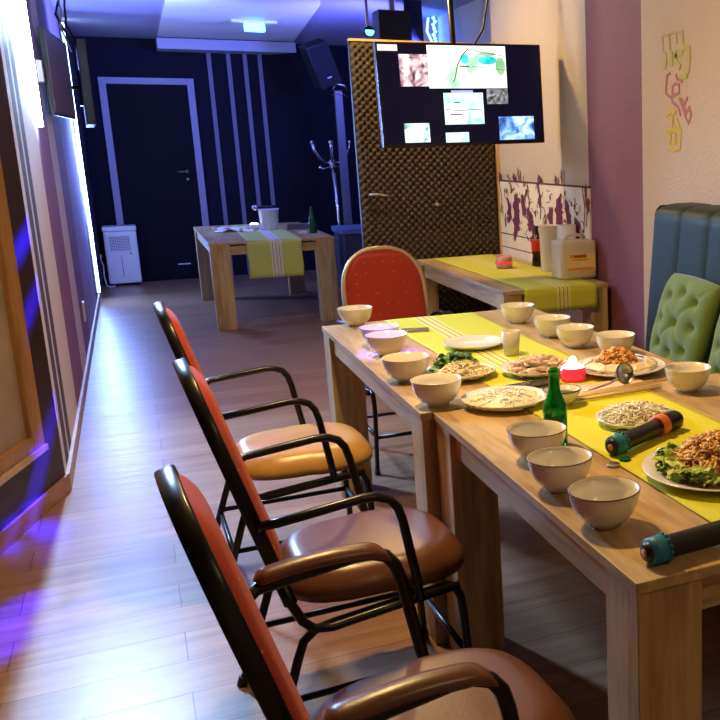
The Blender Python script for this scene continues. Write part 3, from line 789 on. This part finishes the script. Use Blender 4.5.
# bottle
t = empty('beer_bottle', (.876, 2.125, ZT)); tag(t, 'open green glass bottle between the bowls and the rice plate', 'bottle')
t.scale = (1, 1, .95)
pr = [(0, .003), (.026, 0), (.030, .004), (.0305, .095), (.028, .112), (.020, .130), (.0145, .150), (.0125, .185), (.0125, .192), (.0150, .193), (.0150, .200), (.0125, .206), (.0105, .206)]
inn = [(.009, .206), (.0100, .185), (.0120, .150), (.018, .128), (.0265, .11), (.0285, .095), (.028, .006), (0, .006)]
mb('green', True).lathe(pr + inn, 36).build('bottle_glass', t)
mb('greenD', True).lathe([(0, .007), (.0275, .008), (.0275, .075), (0, .075)], 30).build('dark_contents', t)
# frosted cup, candle
def cup(x, y, r0, r1, h, m, name, label, cat, z=.0035):
    o = mb(m, True).lathe([(0, 0), (r0, 0), (r1, h), (r1 - .003, h), (r0 - .003, .006), (0, .006)], 30).build(name, None, (x, y, ZT + z)); tag(o, label, cat); return o
cup(1.145, 3.165, .026, .034, .088, 'frost', 'plastic_cup', 'frosted plastic cup standing behind the shrimp plate', 'cup')
t = empty('candle_holder', (1.185, 2.715, ZT + .0035)); tag(t, 'lit pink glass tealight holder in the middle of the table', 'candle')
mb('pink', True).lathe([(0, 0), (.034, 0), (.040, .006), (.041, .042), (.0385, .042), (.037, .008), (0, .008)], 32).build('glass', t)
mb('wax', True).lathe([(0, .008), (.036, .008), (.038, .040), (.030, .047), (0, .050)], 30).build('wax', t)
mb('flame', True).blob((0, 0, .060), (.013, .013, .016), seg=12, rings=8).build('flame', t)
# ladle with chequer reflections
t = empty('soup_ladle', (1.285, 2.545, ZT + .004)); tag(t, 'steel ladle standing bowl-up beside the chopsticks', 'ladle')
def lb(u, v):
    a = 2 * PI * u; th = PI / 2 * v; r_ = .031
    p = Vector((r_ * math.sin(th) * math.cos(a), r_ * 1.15 * math.sin(th) * math.sin(a), -r_ * .6 * math.cos(th)))
    p = Matrix.Rotation(R(70), 3, 'X') @ p; return p + Vector((0, 0, .043))
o = mb('steel', True).grid(28, 10, lb).build('ladle_bowl', t); md = o.modifiers.new('t', 'SOLIDIFY'); md.thickness = .0012
mb('steel', True).tube([(-.024, .004, .030), (-.05, .0, .018), (-.11, -.01, .010), (-.17, -.02, .008)], 0, sec=(.0015, .006)).build('handle', t)
# napkins and chopsticks
o = mb('pinkpaper').box((-.15, -.065, 0), (.14, .075, .003), .001).build('napkin', None, (1.225, 2.555, ZT + .0035)); o.rotation_euler.z = R(3)
tag(o, 'peach paper napkin sheet under the chopsticks', 'napkin')
cs = None
for i, (x, y, a, z) in enumerate(((1.215, 2.455, 3, .0), (1.225, 2.470, 5, .0), (1.205, 2.487, 1.5, .0), (1.215, 2.505, 4, .0), (1.235, 2.522, 7, .0))):
    if cs is None:
        bq = mb('chopst', True); bq.tube([(-.15, 0, .0045), (.15, 0, .0045)], [.0035, .0045], 8); cs = bq.build('chopstick', None); o = cs
    else: o = copy_tree(cs)
    o.location = (x, y, ZT + .0075 + z); o.rotation_euler.z = R(a)
    tag(o, 'pale bamboo chopstick lying between the candle and glass noodles', 'chopstick', 'bamboo chopsticks on the napkin')
# phone / dark tray under plates
t = empty('phone', (1.035, 2.700, ZT + .0035), R(8)); tag(t, 'dark phone lying flat behind the plate of rice vermicelli', 'phone')
mb('blackp').box((-.075, -.036, 0), (.075, .036, .008), .003).build('phone_case', t)
mb('blackg').box((-.071, -.032, .008), (.071, .032, .0086)).build('phone_screen', t)
# transparent packet
o = mb(plain('clear_wrapper', (.55, .50, .38), .15, trans=.7)).box((-.055, -.03, 0), (.055, .03, .008), .003).build('wrapper', None, (.965, 3.80, ZT + .0035)); o.rotation_euler.z = R(-15)
tag(o, 'clear plastic wrapper lying behind the blue-lit bowl', 'wrapper')
b = mb('steel', True); b.lathe([(0, 0), (.015, 0), (.017, .002), (.0145, .006), (.013, .0065), (0, .0065)], 21)
o = b.build('bottle_cap', None, (.928, 1.905, ZT)); tag(o, 'metal bottle cap on the bare wood in front of the microphone', 'bottle cap')
b = mb('green', True); b.lathe([(0, 0), (.013, 0), (.015, .002), (.012, .006), (0, .0065)], 21)
o = b.build('bottle_cap', None, (.965, 1.918, ZT + .0035)); tag(o, 'greenish bottle cap beside the metal one', 'bottle cap')

# microphones: axis along +x, tail at origin
def mic(loc, rz, label, ring):
    t = empty('microphone', loc, rz); t.scale = (1, 1.14, 1.14); tag(t, label, 'microphone'); Q = Matrix.Rotation(PI / 2, 4, 'Y'); r_ = .0225
    mb('blackp', True).lathe([(0, .0), (.012, .0), (.0165, .006), (.018, .02), (.0185, .05), (.0195, .215), (.0165, .222)], 28, (0, 0, r_), Q).build('body', t)
    b = mb('blueR', True); b.lathe([(.0165, .008), (.0215, .010), (.0222, .040), (.0185, .042)], 28, (0, 0, r_), Q)
    for k in range(14):
        a = 2 * PI * k / 14; b.blob((.043, .0215 * math.cos(a), r_ + .0215 * math.sin(a)), (.004, .004, .004), seg=6, rings=4)
    b.build('tail_ring', t)
    mb('orangeR' if ring else 'blueR', True).lathe([(.019, .196), (.0245, .198), (.0245, .212), (.0225, .214), (.0245, .216), (.0245, .222), (.018, .224)], 28, (0, 0, r_ + .002), Q).build('head_ring', t)
    mb('blackg' if False else 'blackp', True).lathe([(.0165, .222), (.020, .226), (.0225, .245), (.0225, .275), (.017, .29), (0, .294)], 28, (0, 0, r_ + .001), Q).build('grille', t)
    mb('pinkpale', True).lathe([(0, -.001), (.007, -.001), (.007, .002)], 12, (0, 0, r_), Q).build('tail_button', t)
    return t
m_ = mic((.945, 1.955, ZT + .003), math.atan2(2.085 - 1.955, 1.205 - .945), 'black microphone with blue tail and orange head ring, behind the fried noodles', True)
m_ = mic((.733, 1.388, ZT), R(5), 'black microphone with blue tail ring at the near table corner', False)

# ------------------------------------------------------------------ side table things
t = empty('candle_holder', (1.983, 5.55, ZT + .0035)); tag(t, 'small pale pink tealight glass on the side table runner', 'candle')
mb('pinkpale', True).lathe([(0, 0), (.042, 0), (.050, .01), (.052, .040), (.048, .075), (.045, .075), (.046, .04), (.04, .01), (0, .008)], 28).build('glass', t)
mb('pink', True).lathe([(.0515, .028), (.0535, .030), (.0535, .040), (.0515, .042)], 28).build('pink_band', t)
mb('paper', True).lathe([(0, .008), (.04, .008), (.043, .062), (0, .060)], 24).build('wax', t)
t = empty('cola_bottle', (2.205, 5.56, ZT)); tag(t, 'dark cola bottle with red label on the side table', 'bottle')
mb('cola', True).lathe([(0, 0), (.030, 0), (.033, .01), (.031, .04), (.027, .065), (.032, .09), (.033, .15), (.028, .18), (.016, .205), (.012, .225), (.012, .232), (0, .232)], 28).build('bottle_body', t)
mb('red', True).lathe([(.0325, .095), (.0335, .097), (.034, .155), (.031, .168), (.029, .172)], 28).build('label', t)
mb('blackp', True).lathe([(.013, .228), (.015, .230), (.015, .248), (0, .249)], 20).build('cap', t)
t = empty('plastic_jug', (2.165, 5.255, ZT)); tag(t, 'tall pale plastic jug between the cola bottle and the canister', 'jug')
mb('clearp', True).lathe([(0, 0), (.050, 0), (.052, .01), (.060, .27), (.062, .275), (.058, .277), (.049, .012), (0, .010)], 30).build('jug_body', t)
mb('clearp', True).tube([(.056, 0, .235), (.085, 0, .23), (.092, 0, .19), (.088, 0, .11), (.072, 0, .07), (.052, 0, .07)], .008, 8).build('handle', t)
t = empty('paper_towel_roll', (2.215, 5.40 - .25, ZT)); 
bpy.data.objects.remove(t)
o = mb('paper', True).lathe([(.020, 0), (.055, 0), (.055, .285), (.020, .285), (.020, 0)], 32).build('paper_roll', None, (2.213, 5.105, ZT)); tag(o, 'white paper roll standing behind the labelled canister', 'paper roll')
t = empty('plastic_canister', (2.165, 4.905, ZT + .003)); tag(t, 'translucent plastic canister with orange label at the side table corner', 'canister')
mb('clearp', True).box((-.11, -.075, 0), (.11, .075, .215), .022).build('canister_body', t)
mb('clearp', True).tube([(-.05, 0, .212), (-.045, 0, .238), (.0, 0, .246), (.045, 0, .238), (.05, 0, .212)], .010, 8).build('handle', t)
b = mb('yellowP'); b.box((-.070, -.0775, .05), (.098, -.0755, .142), .0005); b.mat(M['orangeP'])
b.box((-.035, -.079, .122), (.045, -.0776, .136)); b.box((-.045, -.079, .108), (.055, -.0776, .114)); b.box((-.070, -.079, .056), (.090, -.0776, .066))
for k in range(5): b.box((-.055 + k * .02, -.079, .120), (-.045 + k * .02, -.0776, .140))
b.mat(M['cracker']).blob((.01, -.0785, .087), (.035, .0008, .012), seg=14)
b.build('label', t)

# ------------------------------------------------------------------ far table things
t = empty('ice_bucket', (1.13, 9.56, ZT + .003)); tag(t, 'white plastic bucket standing on the back table', 'bucket')
mb('lilacpl', True).lathe([(0, 0), (.072, 0), (.075, .008), (.088, .178), (.092, .180), (.092, .188), (.084, .188), (.070, .012), (0, .012)], 36).build('bucket_body', t)
t = empty('microphone', (1.02, 9.55, ZT + .190), R(3)); tag(t, 'microphone lying across the rim of the white bucket', 'microphone')
Q = Matrix.Rotation(PI / 2, 4, 'Y')
mb('blackp', True).lathe([(0, 0), (.014, .002), (.016, .16), (0, .165)], 18, (.02, 0, .018), Q).build('body', t)
mb('steel', True).blob((-.005, 0, .018), (.028, .026, .026), seg=16, rings=10).build('grille', t)
t = empty('candle_holder', (1.00, 9.62, ZT + .003)); tag(t, 'lit white tealight beside the white bucket', 'candle')
mb('white', True).lathe([(0, 0), (.035, 0), (.040, .05), (.037, .05), (.032, .006), (0, .006)], 24).build('glass', t)
mb('flame', True).lathe([(0, .01), (.033, .01), (.036, .052), (.02, .06), (0, .062)], 24).build('wax', t)
rg2 = random.Random(5)
for i, (x, y, a, s_) in enumerate(((.78, 9.55, .4, .15), (.88, 9.72, 1.1, .13), (.74, 9.82, .2, .13), (.90, 9.40, 2.0, .11))):
    def nf_(u, v):
        return ((u - .5) * s_ * 1.5, (v - .5) * s_, .004 + .022 * abs(math.sin(u * 5 + i)) * abs(math.cos(v * 4 + i * 2)))
    o = mb('paper', True).grid(12, 10, nf_).build('crumpled_napkin', None, (x, y, ZT + .001)); o.rotation_euler.z = a
    md = o.modifiers.new('t', 'SOLIDIFY'); md.thickness = .002
    tag(o, 'crumpled white napkin on the left of the back table', 'napkin', 'napkins on the back table')
t = empty('tissue_box', (1.40, 9.50, ZT), R(-4)); tag(t, 'dark box lying between the bucket and the far green bottle', 'box')
b = mb('dkgrey'); b.prism([(-.13, -.08), (.10, -.08), (.13, .08), (-.09, .08)], 0, .045); b.build('box_body', t)
t = empty('beer_bottle', (1.415, 8.93, ZT)); tag(t, 'small green bottle on the right of the back table', 'bottle')
mb('greenD', True).lathe([(0, 0), (.030, 0), (.033, .006), (.033, .11), (.028, .135), (.015, .165), (.0135, .225), (.015, .227), (.015, .236), (0, .237)], 24).build('bottle_glass', t)
o = mb('white').box((-.035, -.012, 0), (.035, .012, .022), .004).build('lighter', None, (1.31, 8.83, ZT + .003)); tag(o, 'tiny white lighter near the right of the back table', 'lighter')

# ------------------------------------------------------------------ TV over the side table
t = empty('television', (1.712, 5.33, 1.735), R(1.5)); t.rotation_euler.y = R(-1.2); tag(t, 'flat television hanging in front of the foam door, showing pictures', 'television')
TWd, THt = .945, .548
mb('blackp').box((-TWd / 2, 0, -THt / 2), (TWd / 2, .045, THt / 2), .006).build('television_body', t)
b = mb('blackg'); w2, h2 = TWd / 2, THt / 2
b.box((-w2, -.004, -h2), (w2, 0, -h2 + .016), .001).box((-w2, -.004, h2 - .011), (w2, 0, h2), .001).box((-w2, -.004, -h2 + .016), (-w2 + .011, 0, h2 - .011)).box((w2 - .011, -.004, -h2 + .016), (w2, 0, h2 - .011))
b.build('bezel', t)
b = mb('screen'); b.poly([(-w2 + .011, -.0008, -h2 + .016), (w2 - .011, -.0008, -h2 + .016), (w2 - .011, -.0008, h2 - .011), (-w2 + .011, -.0008, h2 - .011)])
pics = {
 'tag': ((379, 46, 399, 52), picture_mat('pic_tag', [(1, .85, .8), (1, .75, .7)], 3)),
 'p1': ((399.5, 55, 429, 86), picture_mat('pic_crowd', [(.01, .01, .02), (.35, .18, .22), (.75, .55, .6), (.9, 1, .85), (1, 1, .95)], 14, seed=1)),
 'p2': ((427, 46, 506, 88), picture_mat('pic_main', [(.35, .75, .45), (.75, 1, .75), (1, 1, .97), (1, 1, 1)], 3.5, 1.25, seed=2.4)),
 'p3': ((440, 92.5, 480, 124), picture_mat('pic_sea', [(.05, .35, .45), (.55, .95, 1), (.9, 1, 1), (1, 1, 1)], 5, 1.2, seed=3.3)),
 'bar': ((448, 90, 470, 92.5), picture_mat('pic_bar', [(.3, .4, .9), (.5, .6, 1)], 3)),
 'p4': ((484, 89, 506, 104), picture_mat('pic_grey', [(.02, .02, .02), (.3, .3, .32), (.8, .8, .8)], 22, .8, seed=4)),
 'p5': ((399.5, 122, 424, 141), picture_mat('pic_left', [(.02, .1, .1), (.6, .95, .95), (.95, 1, 1), (1, 1, 1)], 13, 1.1, seed=5)),
 'p6': ((439.5, 132, 463, 142), picture_mat('pic_small', [(.3, .85, .95), (.8, 1, 1)], 8, 1.1, seed=6)),
 'p7': ((495, 117, 532.5, 141), picture_mat('pic_blue', [(.02, .04, .25), (.10, .30, .8), (.5, .8, 1), (.9, .95, 1)], 11, 1.1, seed=7)),
}
def tvp(px_, py_): return (-w2 + (px_ - 378.5) / 164.5 * TWd, -h2 + (145.3 - py_) / 101.6 * THt)
for k_, (q, m) in pics.items():
    x0, z1 = tvp(q[0], q[1]); x1, z0 = tvp(q[2], q[3]); b.mat(m); yy = -.0012 if k_ != 'p1' else -.0010
    b.poly([(x0, yy, z0), (x1, yy, z0), (x1, yy, z1), (x0, yy, z1)])
teal = picture_mat('pic_teal', [(.0, .5, .55), (.05, .85, .85), (.3, 1, .95)], 12, 1.0); dk = picture_mat('pic_darkline', [(.05, .02, .03), (.25, .1, .1)], 20, .6); grn = picture_mat('pic_green', [(.25, .6, .3), (.6, .8, .4)], 12, .9)
def ell(cx, cy, rx, ry, m, y):
    x, z = tvp(cx, cy); rx = rx / 164.5 * TWd; ry = ry / 101.6 * THt; b.mat(m); b.poly([(x + rx * math.cos(2 * PI * i / 18), y, z + ry * math.sin(2 * PI * i / 18)) for i in range(18)])
ell(464, 59, 4, 5, teal, -.0015); ell(487, 60, 9.5, 4.5, teal, -.0015); ell(487, 54, 9, 2, grn, -.0016); ell(500, 66, 5, 9, grn, -.0014)
b.mat(dk)
def ln(pp, r_=.003): b.tube([(tvp(*p)[0], -.0018, tvp(*p)[1]) for p in pp], 0, sec=(.0004, r_), up=(0, 1, 0))
ln([(468, 49), (461, 56), (456, 66), (453, 78), (451, 82)]); ln([(468, 49), (480, 52), (505, 56)], .0016); ln([(458, 66), (468, 66.5)], .0035); ln([(470, 66), (506, 70)], .0012); ln([(480, 70), (484, 80), (494, 86)], .0012)
ln([(441, 109), (455, 110), (479, 109)], .002); ln([(446, 114), (458, 114)], .003); ln([(450, 102), (456, 102)], .003)
b.build('screen', t)
b = mb('blackp', True); b.tube([(0, .06, 0), (0, .10, 0), (0, .12, .05), (0, .12, CZ - 1.735)], .017, 10); b.box((-.12, .045, -.10), (.12, .07, .10)); b.box((-.06, .06, CZ - 1.735 - .012), (.06, .18, CZ - 1.735), .003)
b.build('ceiling_mount', t)
b = mb('blackp', True); b.tube([(.10, .05, .27), (.16, .06, .36), (.24, .12, .60), (.27, .14, .915)], .006, 6); b.build('cable', t)

# ------------------------------------------------------------------ left wall screens, sockets, strips
def sidetv(name, p0, p1, z0, z1, label, facecol, depth=.05, frontsign=1):
    v = Vector((p1[0] - p0[0], p1[1] - p0[1], 0)); L_ = v.length; a = math.atan2(v.y, v.x)
    t = empty(name, (p0[0], p0[1], z0), a); tag(t, label, 'television')
    mb('blackp').box((0, 0, 0), (L_, depth, z1 - z0), .006).build('television_body', t)
    mb(facecol).box((.015, -.003, .018), (L_ - .015, 0, z1 - z0 - .015)).build('screen', t)
    b = mb('blackp', True); b.box((L_ / 2 - .1, depth, .15), (L_ / 2 + .1, depth + .02, .4)); 
    return t, b, L_
M['scr_br'] = plain('screen_painted_reflection', (.22, .15, .15), .35)  # reflected light painted into the screen as a brownish tone
t, b, L_ = sidetv('television', (-.335, 6.80), (-.262, 7.75), 1.665, 2.165, 'brownish television on the striped left wall, reflection painted into its screen', 'scr_br', .03)
b.tube([(L_ / 2, .04, .28), (L_ / 2 + .02, .075, .28)], .012, 8); b.build('wall_bracket', t)
t, b, L_ = sidetv('television', (-.150, 8.05), (-.185, 9.05), 1.640, 2.225, 'dark television hung farther along the left wall', 'blackg', .06)
b.tube([(L_ / 2, .07, .28), (L_ / 2, .14, .28), (L_ / 2 + .02, .205, .28)], .014, 8); b.box((L_ / 2 - .05, .195, .2), (L_ / 2 + .08, .207, .36)); b.build('wall_bracket', t)
# cables from the ceiling to the screens
b = mb('blackp', True)
b.tube([(-.30, 8.0, CZ), (-.27, 8.0, 2.5), (-.31, 8.05, 2.38), (-.27, 8.1, 2.28), (-.24, 8.15, 2.22), (-.17, 8.3, 2.12)], .008, 6)
b.tube([(-.26, 7.9, CZ), (-.235, 7.95, 2.52), (-.245, 7.9, 2.42), (-.25, 7.95, 2.3), (-.21, 8.1, 2.2), (-.19, 8.3, 2.0)], .007, 6)
b.mat(M['white']).tube([(-.29, 7.95, CZ), (-.285, 7.9, 2.5), (-.27, 8.0, 2.4), (-.29, 8.0, 2.3), (-.25, 8.2, 2.15)], .006, 6)
o = b.build('cable_bundle'); tag(o, 'tangle of cables hanging from the ceiling to the dark television', 'cables')
t = empty('power_socket', (XL, 6.62, 1.90)); tag(t, 'white double power socket beside the brownish television', 'socket')
mb('white').box((0, -.05, -.06), (.03, .05, .06), .004).build('socket_plate', t)
b = mb('blackp', True); 
for z in (-.03, .03): b.cyl((.031, 0, z), (.0305, 0, z), .016)
b.build('socket_hole', t)
t = empty('wall_socket', (XL, 7.8, .34)); tag(t, 'small white wall socket low on the purple stripe', 'socket')
mb('white').box((0, -.04, -.07), (.012, .04, .07), .003).build('socket_plate', t)
mb('clearp').box((.012, -.028, -.055), (.016, .028, .055), .001).build('socket_cover', t)

b = mb('ledw'); b.box((XL + .004, 5.93, 1.58), (XL + .030, 5.99, CZ - .03), .004)
o = b.build('light_strip'); tag(o, 'bright white light strip on the left wall before the brownish television', 'light strip')
b = mb(plain('led_cool', (1, 1, 1), .5, emit=(.40, .66, 1), es=9)); b.box((XL + .004, 10.70, .10), (XL + .026, 10.80, CZ - .03), .004)
o = b.build('light_strip'); tag(o, 'long bluish light strip on the far left wall behind the dark television', 'light strip')

# dehumidifier
t = empty('dehumidifier', (-.15, 11.88, 0)); tag(t, 'white dehumidifier standing on the floor by the far door', 'dehumidifier')
mb('white').box((-.15, 0, .03), (.17, .22, .60), .02).build('body', t)
mb('white').box((-.155, -.004, .60), (.175, .224, .655), .012).build('lid', t)
b = mb('dkgrey'); b.box((-.10, -.003, .39), (.10, .005, .545)); b.mat(M['white'])
for k in range(9): b.box((-.10, -.006, .395 + k * .017), (.10, -.002, .401 + k * .017))
for k in range(12): b.box((-.098 + k * .0172, -.0065, .39), (-.093 + k * .0172, -.002, .545))
b.build('grille', t)
mb('dkgrey').box((-.003, -.003, .10), (.003, .003, .33)).build('front_slot', t)
mb('dkgrey').box((.085, -.003, .35), (.105, .003, .365)).build('button', t)
for x in (-.12, .14):
    for y in (.03, .19): mb('blackp', True).cyl((x - .012, y, .018), (x + .012, y, .018), .018, n=14).build('castor', t)
b = mb('white', True); b.tube([(-.20, .10, .33), (-.205, .06, .30), (-.185, .02, .24), (-.19, .0, .12), (-.175, -.03, .02), (-.14, -.05, .008), (-.10, 0, .008), (-.10, .10, .012)], .007, 6); b.box((-.224, .08, .31), (-.19, .12, .35), .006)
b.build('power_cord', t)

# picture frame on the near wall
t = empty('picture_frame', (0, 0, 0)); tag(t, 'large gold framed picture on the dark near left wall', 'picture')
U0, U1, Z0, Z1 = .235, 1.75, .29, 1.85; fw_ = .105
b = mb('gold'); nearbox(b, U0, U0 + fw_, .0, .035, Z0, Z1, .006); nearbox(b, U1 - fw_, U1, .0, .035, Z0, Z1, .006); nearbox(b, U0 + fw_, U1 - fw_, .0, .035, Z0, Z0 + .055, .006); nearbox(b, U0 + fw_, U1 - fw_, .0, .035, Z1 - .055, Z1, .006)
b.build('frame', t)
nearbox(mb('poster'), U0 + fw_, U1 - fw_, .001, .012, Z0 + .055, Z1 - .055).build('picture', t)
struct(nearbox(mb('skirt'), U0, 3.5, 0, .045, .262, .288, .003).build('trim_10'), 'pale ledge under the gold framed picture', 'ledge')

# ------------------------------------------------------------------ back right corner
t = empty('stage_box', (1.90, 10.0, 0)); tag(t, 'black platform box with blue light painted along its top by the coat stand', 'platform')
mb(plain('dark_carpet', (.05, .05, .09), .7)).box((-.02, 0, 0), (.80, .55, .60), .004).build('box_body', t)
mb(plain('platform_top_lit', (.16, .18, .40), .5)).box((-.04, -.02, .60), (.80, .57, .655), .006).build('box_top', t)  # blue light along the top edge is put into its colour
t = empty('coat_stand', (2.01, 11.0, 0)); tag(t, 'chrome coat stand with curved hooks in the back right corner', 'coat stand')
b = mb('chrome', True); b.cyl((.05, 0, .03), (-.0, 0, 1.28), .027, n=14); b.build('pole', t)
mb('chrome', True).lathe([(0, 0), (.17, 0), (.17, .012), (.04, .03), (0, .03)], 28).build('base', t)
b = mb('chrome', True); b.lathe([(0, 1.24), (.045, 1.24), (.045, 1.32), (.02, 1.34), (0, 1.34)], 20); b.build('hub', t)
for k in range(6):
    a = 2 * PI * k / 6 + .3; c_, s_ = math.cos(a), math.sin(a)
    b = mb('chrome', True); b.tube([(c_ * r_, s_ * r_, z) for r_, z in ((.03, 1.30), (.09, 1.31), (.16, 1.36), (.21, 1.44), (.225, 1.51))], .010, 8); b.blob((c_ * .225, s_ * .225, 1.52), (.02, .02, .02), seg=10)
    b.tube([(c_ * r_, s_ * r_, z) for r_, z in ((.03, 1.26), (.10, 1.24), (.15, 1.25))], .008, 8); b.blob((c_ * .155, s_ * .155, 1.255), (.016, .016, .016), seg=10)
    b.build('hook', t)
t = empty('speaker_stand', (2.075, 10.75, 0)); tag(t, 'grey speaker pole rising behind the coat stand', 'stand')
mb(plain('pole_paint', (.12, .12, .15), .4)).box((-.04, -.03, .0), (.04, .03, 2.05), .006).build('pole', t)
b = mb('steel', True); b.tube([(-.05, 0, 2.05), (-.02, -.03, 2.12), (.06, -.04, 2.10), (.10, -.02, 2.04)], .012, 8); b.tube([(-.06, 0, 2.0), (.0, -.05, 2.03), (.09, -.03, 1.98)], .01, 8); b.build('clamp', t)
t = empty('loudspeaker', (1.925, 10.75, 2.31)); tag(t, 'dark tilted loudspeaker mounted high in the back right corner', 'loudspeaker')
t.rotation_euler = (R(12), R(-22), R(6)); t.scale = (.8, .8, .8)
mb('blackp').box((-.15, -.13, -.28), (.15, .16, .28), .015).build('cabinet', t)
mb(plain('grille_mesh', (.012, .012, .02), .6, bump=1, bscale=500)).box((-.13, -.142, -.26), (.13, -.13, .26), .01).build('grille', t)
mb('white').box((-.03, -.145, -.16), (.03, -.142, -.145)).build('badge', t)
# dark cabinet and blue string by the ceiling
t = empty('loudspeaker', (2.05, 8.05, 2.27)); tag(t, 'black speaker cabinet hanging above the foam door', 'loudspeaker')
mb(plain('cabinet_grey', (.03, .03, .03), .6)).box((-.135, 0, 0), (.125, .22, .26), .008).build('cabinet', t)
mb('blackp').box((-.12, -.008, .012), (.11, 0, .248), .003).build('grille', t)
mb('steel').box((-.02, .09, .26), (.02, .13, .38)).build('bracket', t)
o = mb('blueglass').box((2.19, 8.30, 2.25), (2.34, 8.32, CZ), .002).build('tinted_panel'); tag(o, 'narrow tinted panel beside the black speaker cabinet', 'panel')
t = empty('light_string', (2.70, 9.2, 2.22)); tag(t, 'string of bright blue lights on the wall above the television', 'light string')
b = mb('ledb', True)
for k in range(14): b.blob((.01 * math.sin(k * 2.2), 0, .02 + k * .03), (.016, .016, .014), seg=8, rings=6)
b.build('bulbs', t); mb('blackp', True).tube([(0, .02, 0), (.0, .02, .42)], .006, 6).build('wire', t)
o = mb('ledb', True).tube([(2.62, 9.1, 2.62), (2.60, 9.1, 2.5), (2.645, 9.1, 2.40), (2.66, 9.1, 2.28)], .009, 6).build('light_cable'); tag(o, 'bent glowing blue cable beside the string of lights', 'light cable')
t = empty('spotlight', (1.80, 7.95, 2.35)); tag(t, 'small blue spotlight left of the black speaker cabinet', 'spotlight')
mb('blackp', True).cyl((0, .04, 0), (0, -.06, -.01), .035, .04).build('housing', t)
mb('ledc', True).lathe([(0, 0), (.034, 0)], 20, (0, -.061, -.01), Matrix.Rotation(PI / 2, 4, 'X')).build('lens', t)
mb('steel').box((-.01, -.01, .03), (.01, .01, CZ - 2.35)).build('bracket', t)

# ------------------------------------------------------------------ lights
def area(name, loc, size, power, c, target=None, rot=None, sy=None, spread=None):
    l = bpy.data.lights.new(name, 'AREA'); l.energy = power; l.color = c; l.shape = 'RECTANGLE' if sy else 'DISK'; l.size = size
    if sy: l.size_y = sy
    if spread: l.spread = spread
    o = bpy.data.objects.new(name, l); col.objects.link(o); o.location = loc
    if target: o.rotation_euler = (Vector(target) - Vector(loc)).to_track_quat('-Z', 'Y').to_euler()
    elif rot: o.rotation_euler = rot
    return o
def spot(name, loc, target, power, c, ang, blend=.3, r=.03):
    l = bpy.data.lights.new(name, 'SPOT'); l.energy = power; l.color = c; l.spot_size = R(ang); l.spot_blend = blend; l.shadow_soft_size = r
    o = bpy.data.objects.new(name, l); col.objects.link(o); o.location = loc
    o.rotation_euler = (Vector(target) - Vector(loc)).to_track_quat('-Z', 'Y').to_euler(); return o
WARM = (1, .65, .25)
area('warm_downlight', (.50, 2.95, 2.62), .16, 46, WARM, (.95, 2.3, .7))
area('warm_downlight', (1.30, 5.80, 2.62), .14, 24, WARM, (1.6, 5.6, .7))
area('warm_downlight', (1.3, -.2, 2.62), .2, 8, WARM, (1.2, 1.2, .5))
# light strips
COOL = (.36, .60, 1)
area('strip_light', (XL + .022, 5.90, 2.05), .012, 74, COOL, (-.15, 3.2, 0), sy=.9, spread=R(110))
area('strip_light', (XL + .040, 6.05, 2.05), .9, 8, COOL, rot=(0, R(-90), 0), sy=.03)
area('strip_light', (XL + .045, 10.6, 1.3), .05, 60, (.22, .36, 1), (.1, 7.0, 0), sy=2.0)
area('blue_wash', (2.25, 8.3, 2.15), .35, 40, (.16, .17, 1), (1.3, 9.8, 2.65), spread=R(120))  # added uplight without a fixture, brightens the ceiling panel
area('blue_wash', (2.45, 8.8, 2.30), .3, 8, (.05, .10, 1), (2.2, 9.4, 2.6))
area('blue_wash', (.30, 8.2, 2.25), .3, 24, (.18, .26, 1), (.20, 9.4, 2.65), spread=R(120))  # another added uplight in mid-air, lifts the left part of the ceiling
spot('blue_beam', (.50, 4.80, 2.62), (.775, 3.46, .76), 1500, (.13, .11, 1), 6.4, .6)
SB = (1.0, 7.0, 2.6)
for q, e_, a_ in (((-.41, 4.60, 1.08), 22000, 1.8), ((-.42, 4.56, .80), 22000, 1.8), ((-.43, 4.50, .22), 26000, 2.2), ((-.50, 4.25, .16), 16000, 1.6), ((-.47, 3.46, 0), 9000, 2.4), ((-.50, 3.22, 0), 9000, 2.4), ((-.30, 3.30, 0), 4000, 2.4)):
    spot('blue_beam', SB, q, e_, (.02, .01, 1), a_, .8)
w = bpy.data.worlds.new('world'); scene.world = w; w.use_nodes = True
w.node_tree.nodes['Background'].inputs[0].default_value = (.10, .07, .16, 1); w.node_tree.nodes['Background'].inputs[1].default_value = .15

# ------------------------------------------------------------------ camera
import mathutils
f_, px_, py_ = 954., 640., 360.
pitch, roll, yaw = [R(v) for v in (12.69, .68, 27.72)]
fwd = Vector((math.sin(yaw) * math.cos(pitch), math.cos(yaw) * math.cos(pitch), -math.sin(pitch)))
r0 = Vector((math.cos(yaw), -math.sin(yaw), 0)); d0 = fwd.cross(r0)
rr = math.cos(roll) * r0 + math.sin(roll) * d0; dd = -math.sin(roll) * r0 + math.cos(roll) * d0
cam = bpy.data.cameras.new('camera'); co = bpy.data.objects.new('camera', cam); col.objects.link(co)
mt = Matrix((( rr.x, -dd.x, -fwd.x, 0), (rr.y, -dd.y, -fwd.y, 0), (rr.z, -dd.z, -fwd.z, 1.45), (0, 0, 0, 1)))
co.matrix_world = mt
cam.sensor_width = 36; cam.sensor_fit = 'HORIZONTAL'; cam.lens = f_ / 720 * 36
cam.shift_x = (360 - px_) / 720; cam.shift_y = 0
cam.clip_start = .05
scene.camera = co
vs = scene.view_settings; vs.view_transform = 'Standard'; vs.look = 'None'; vs.gamma = 1; vs.use_curve_mapping = False; vs.exposure = .3
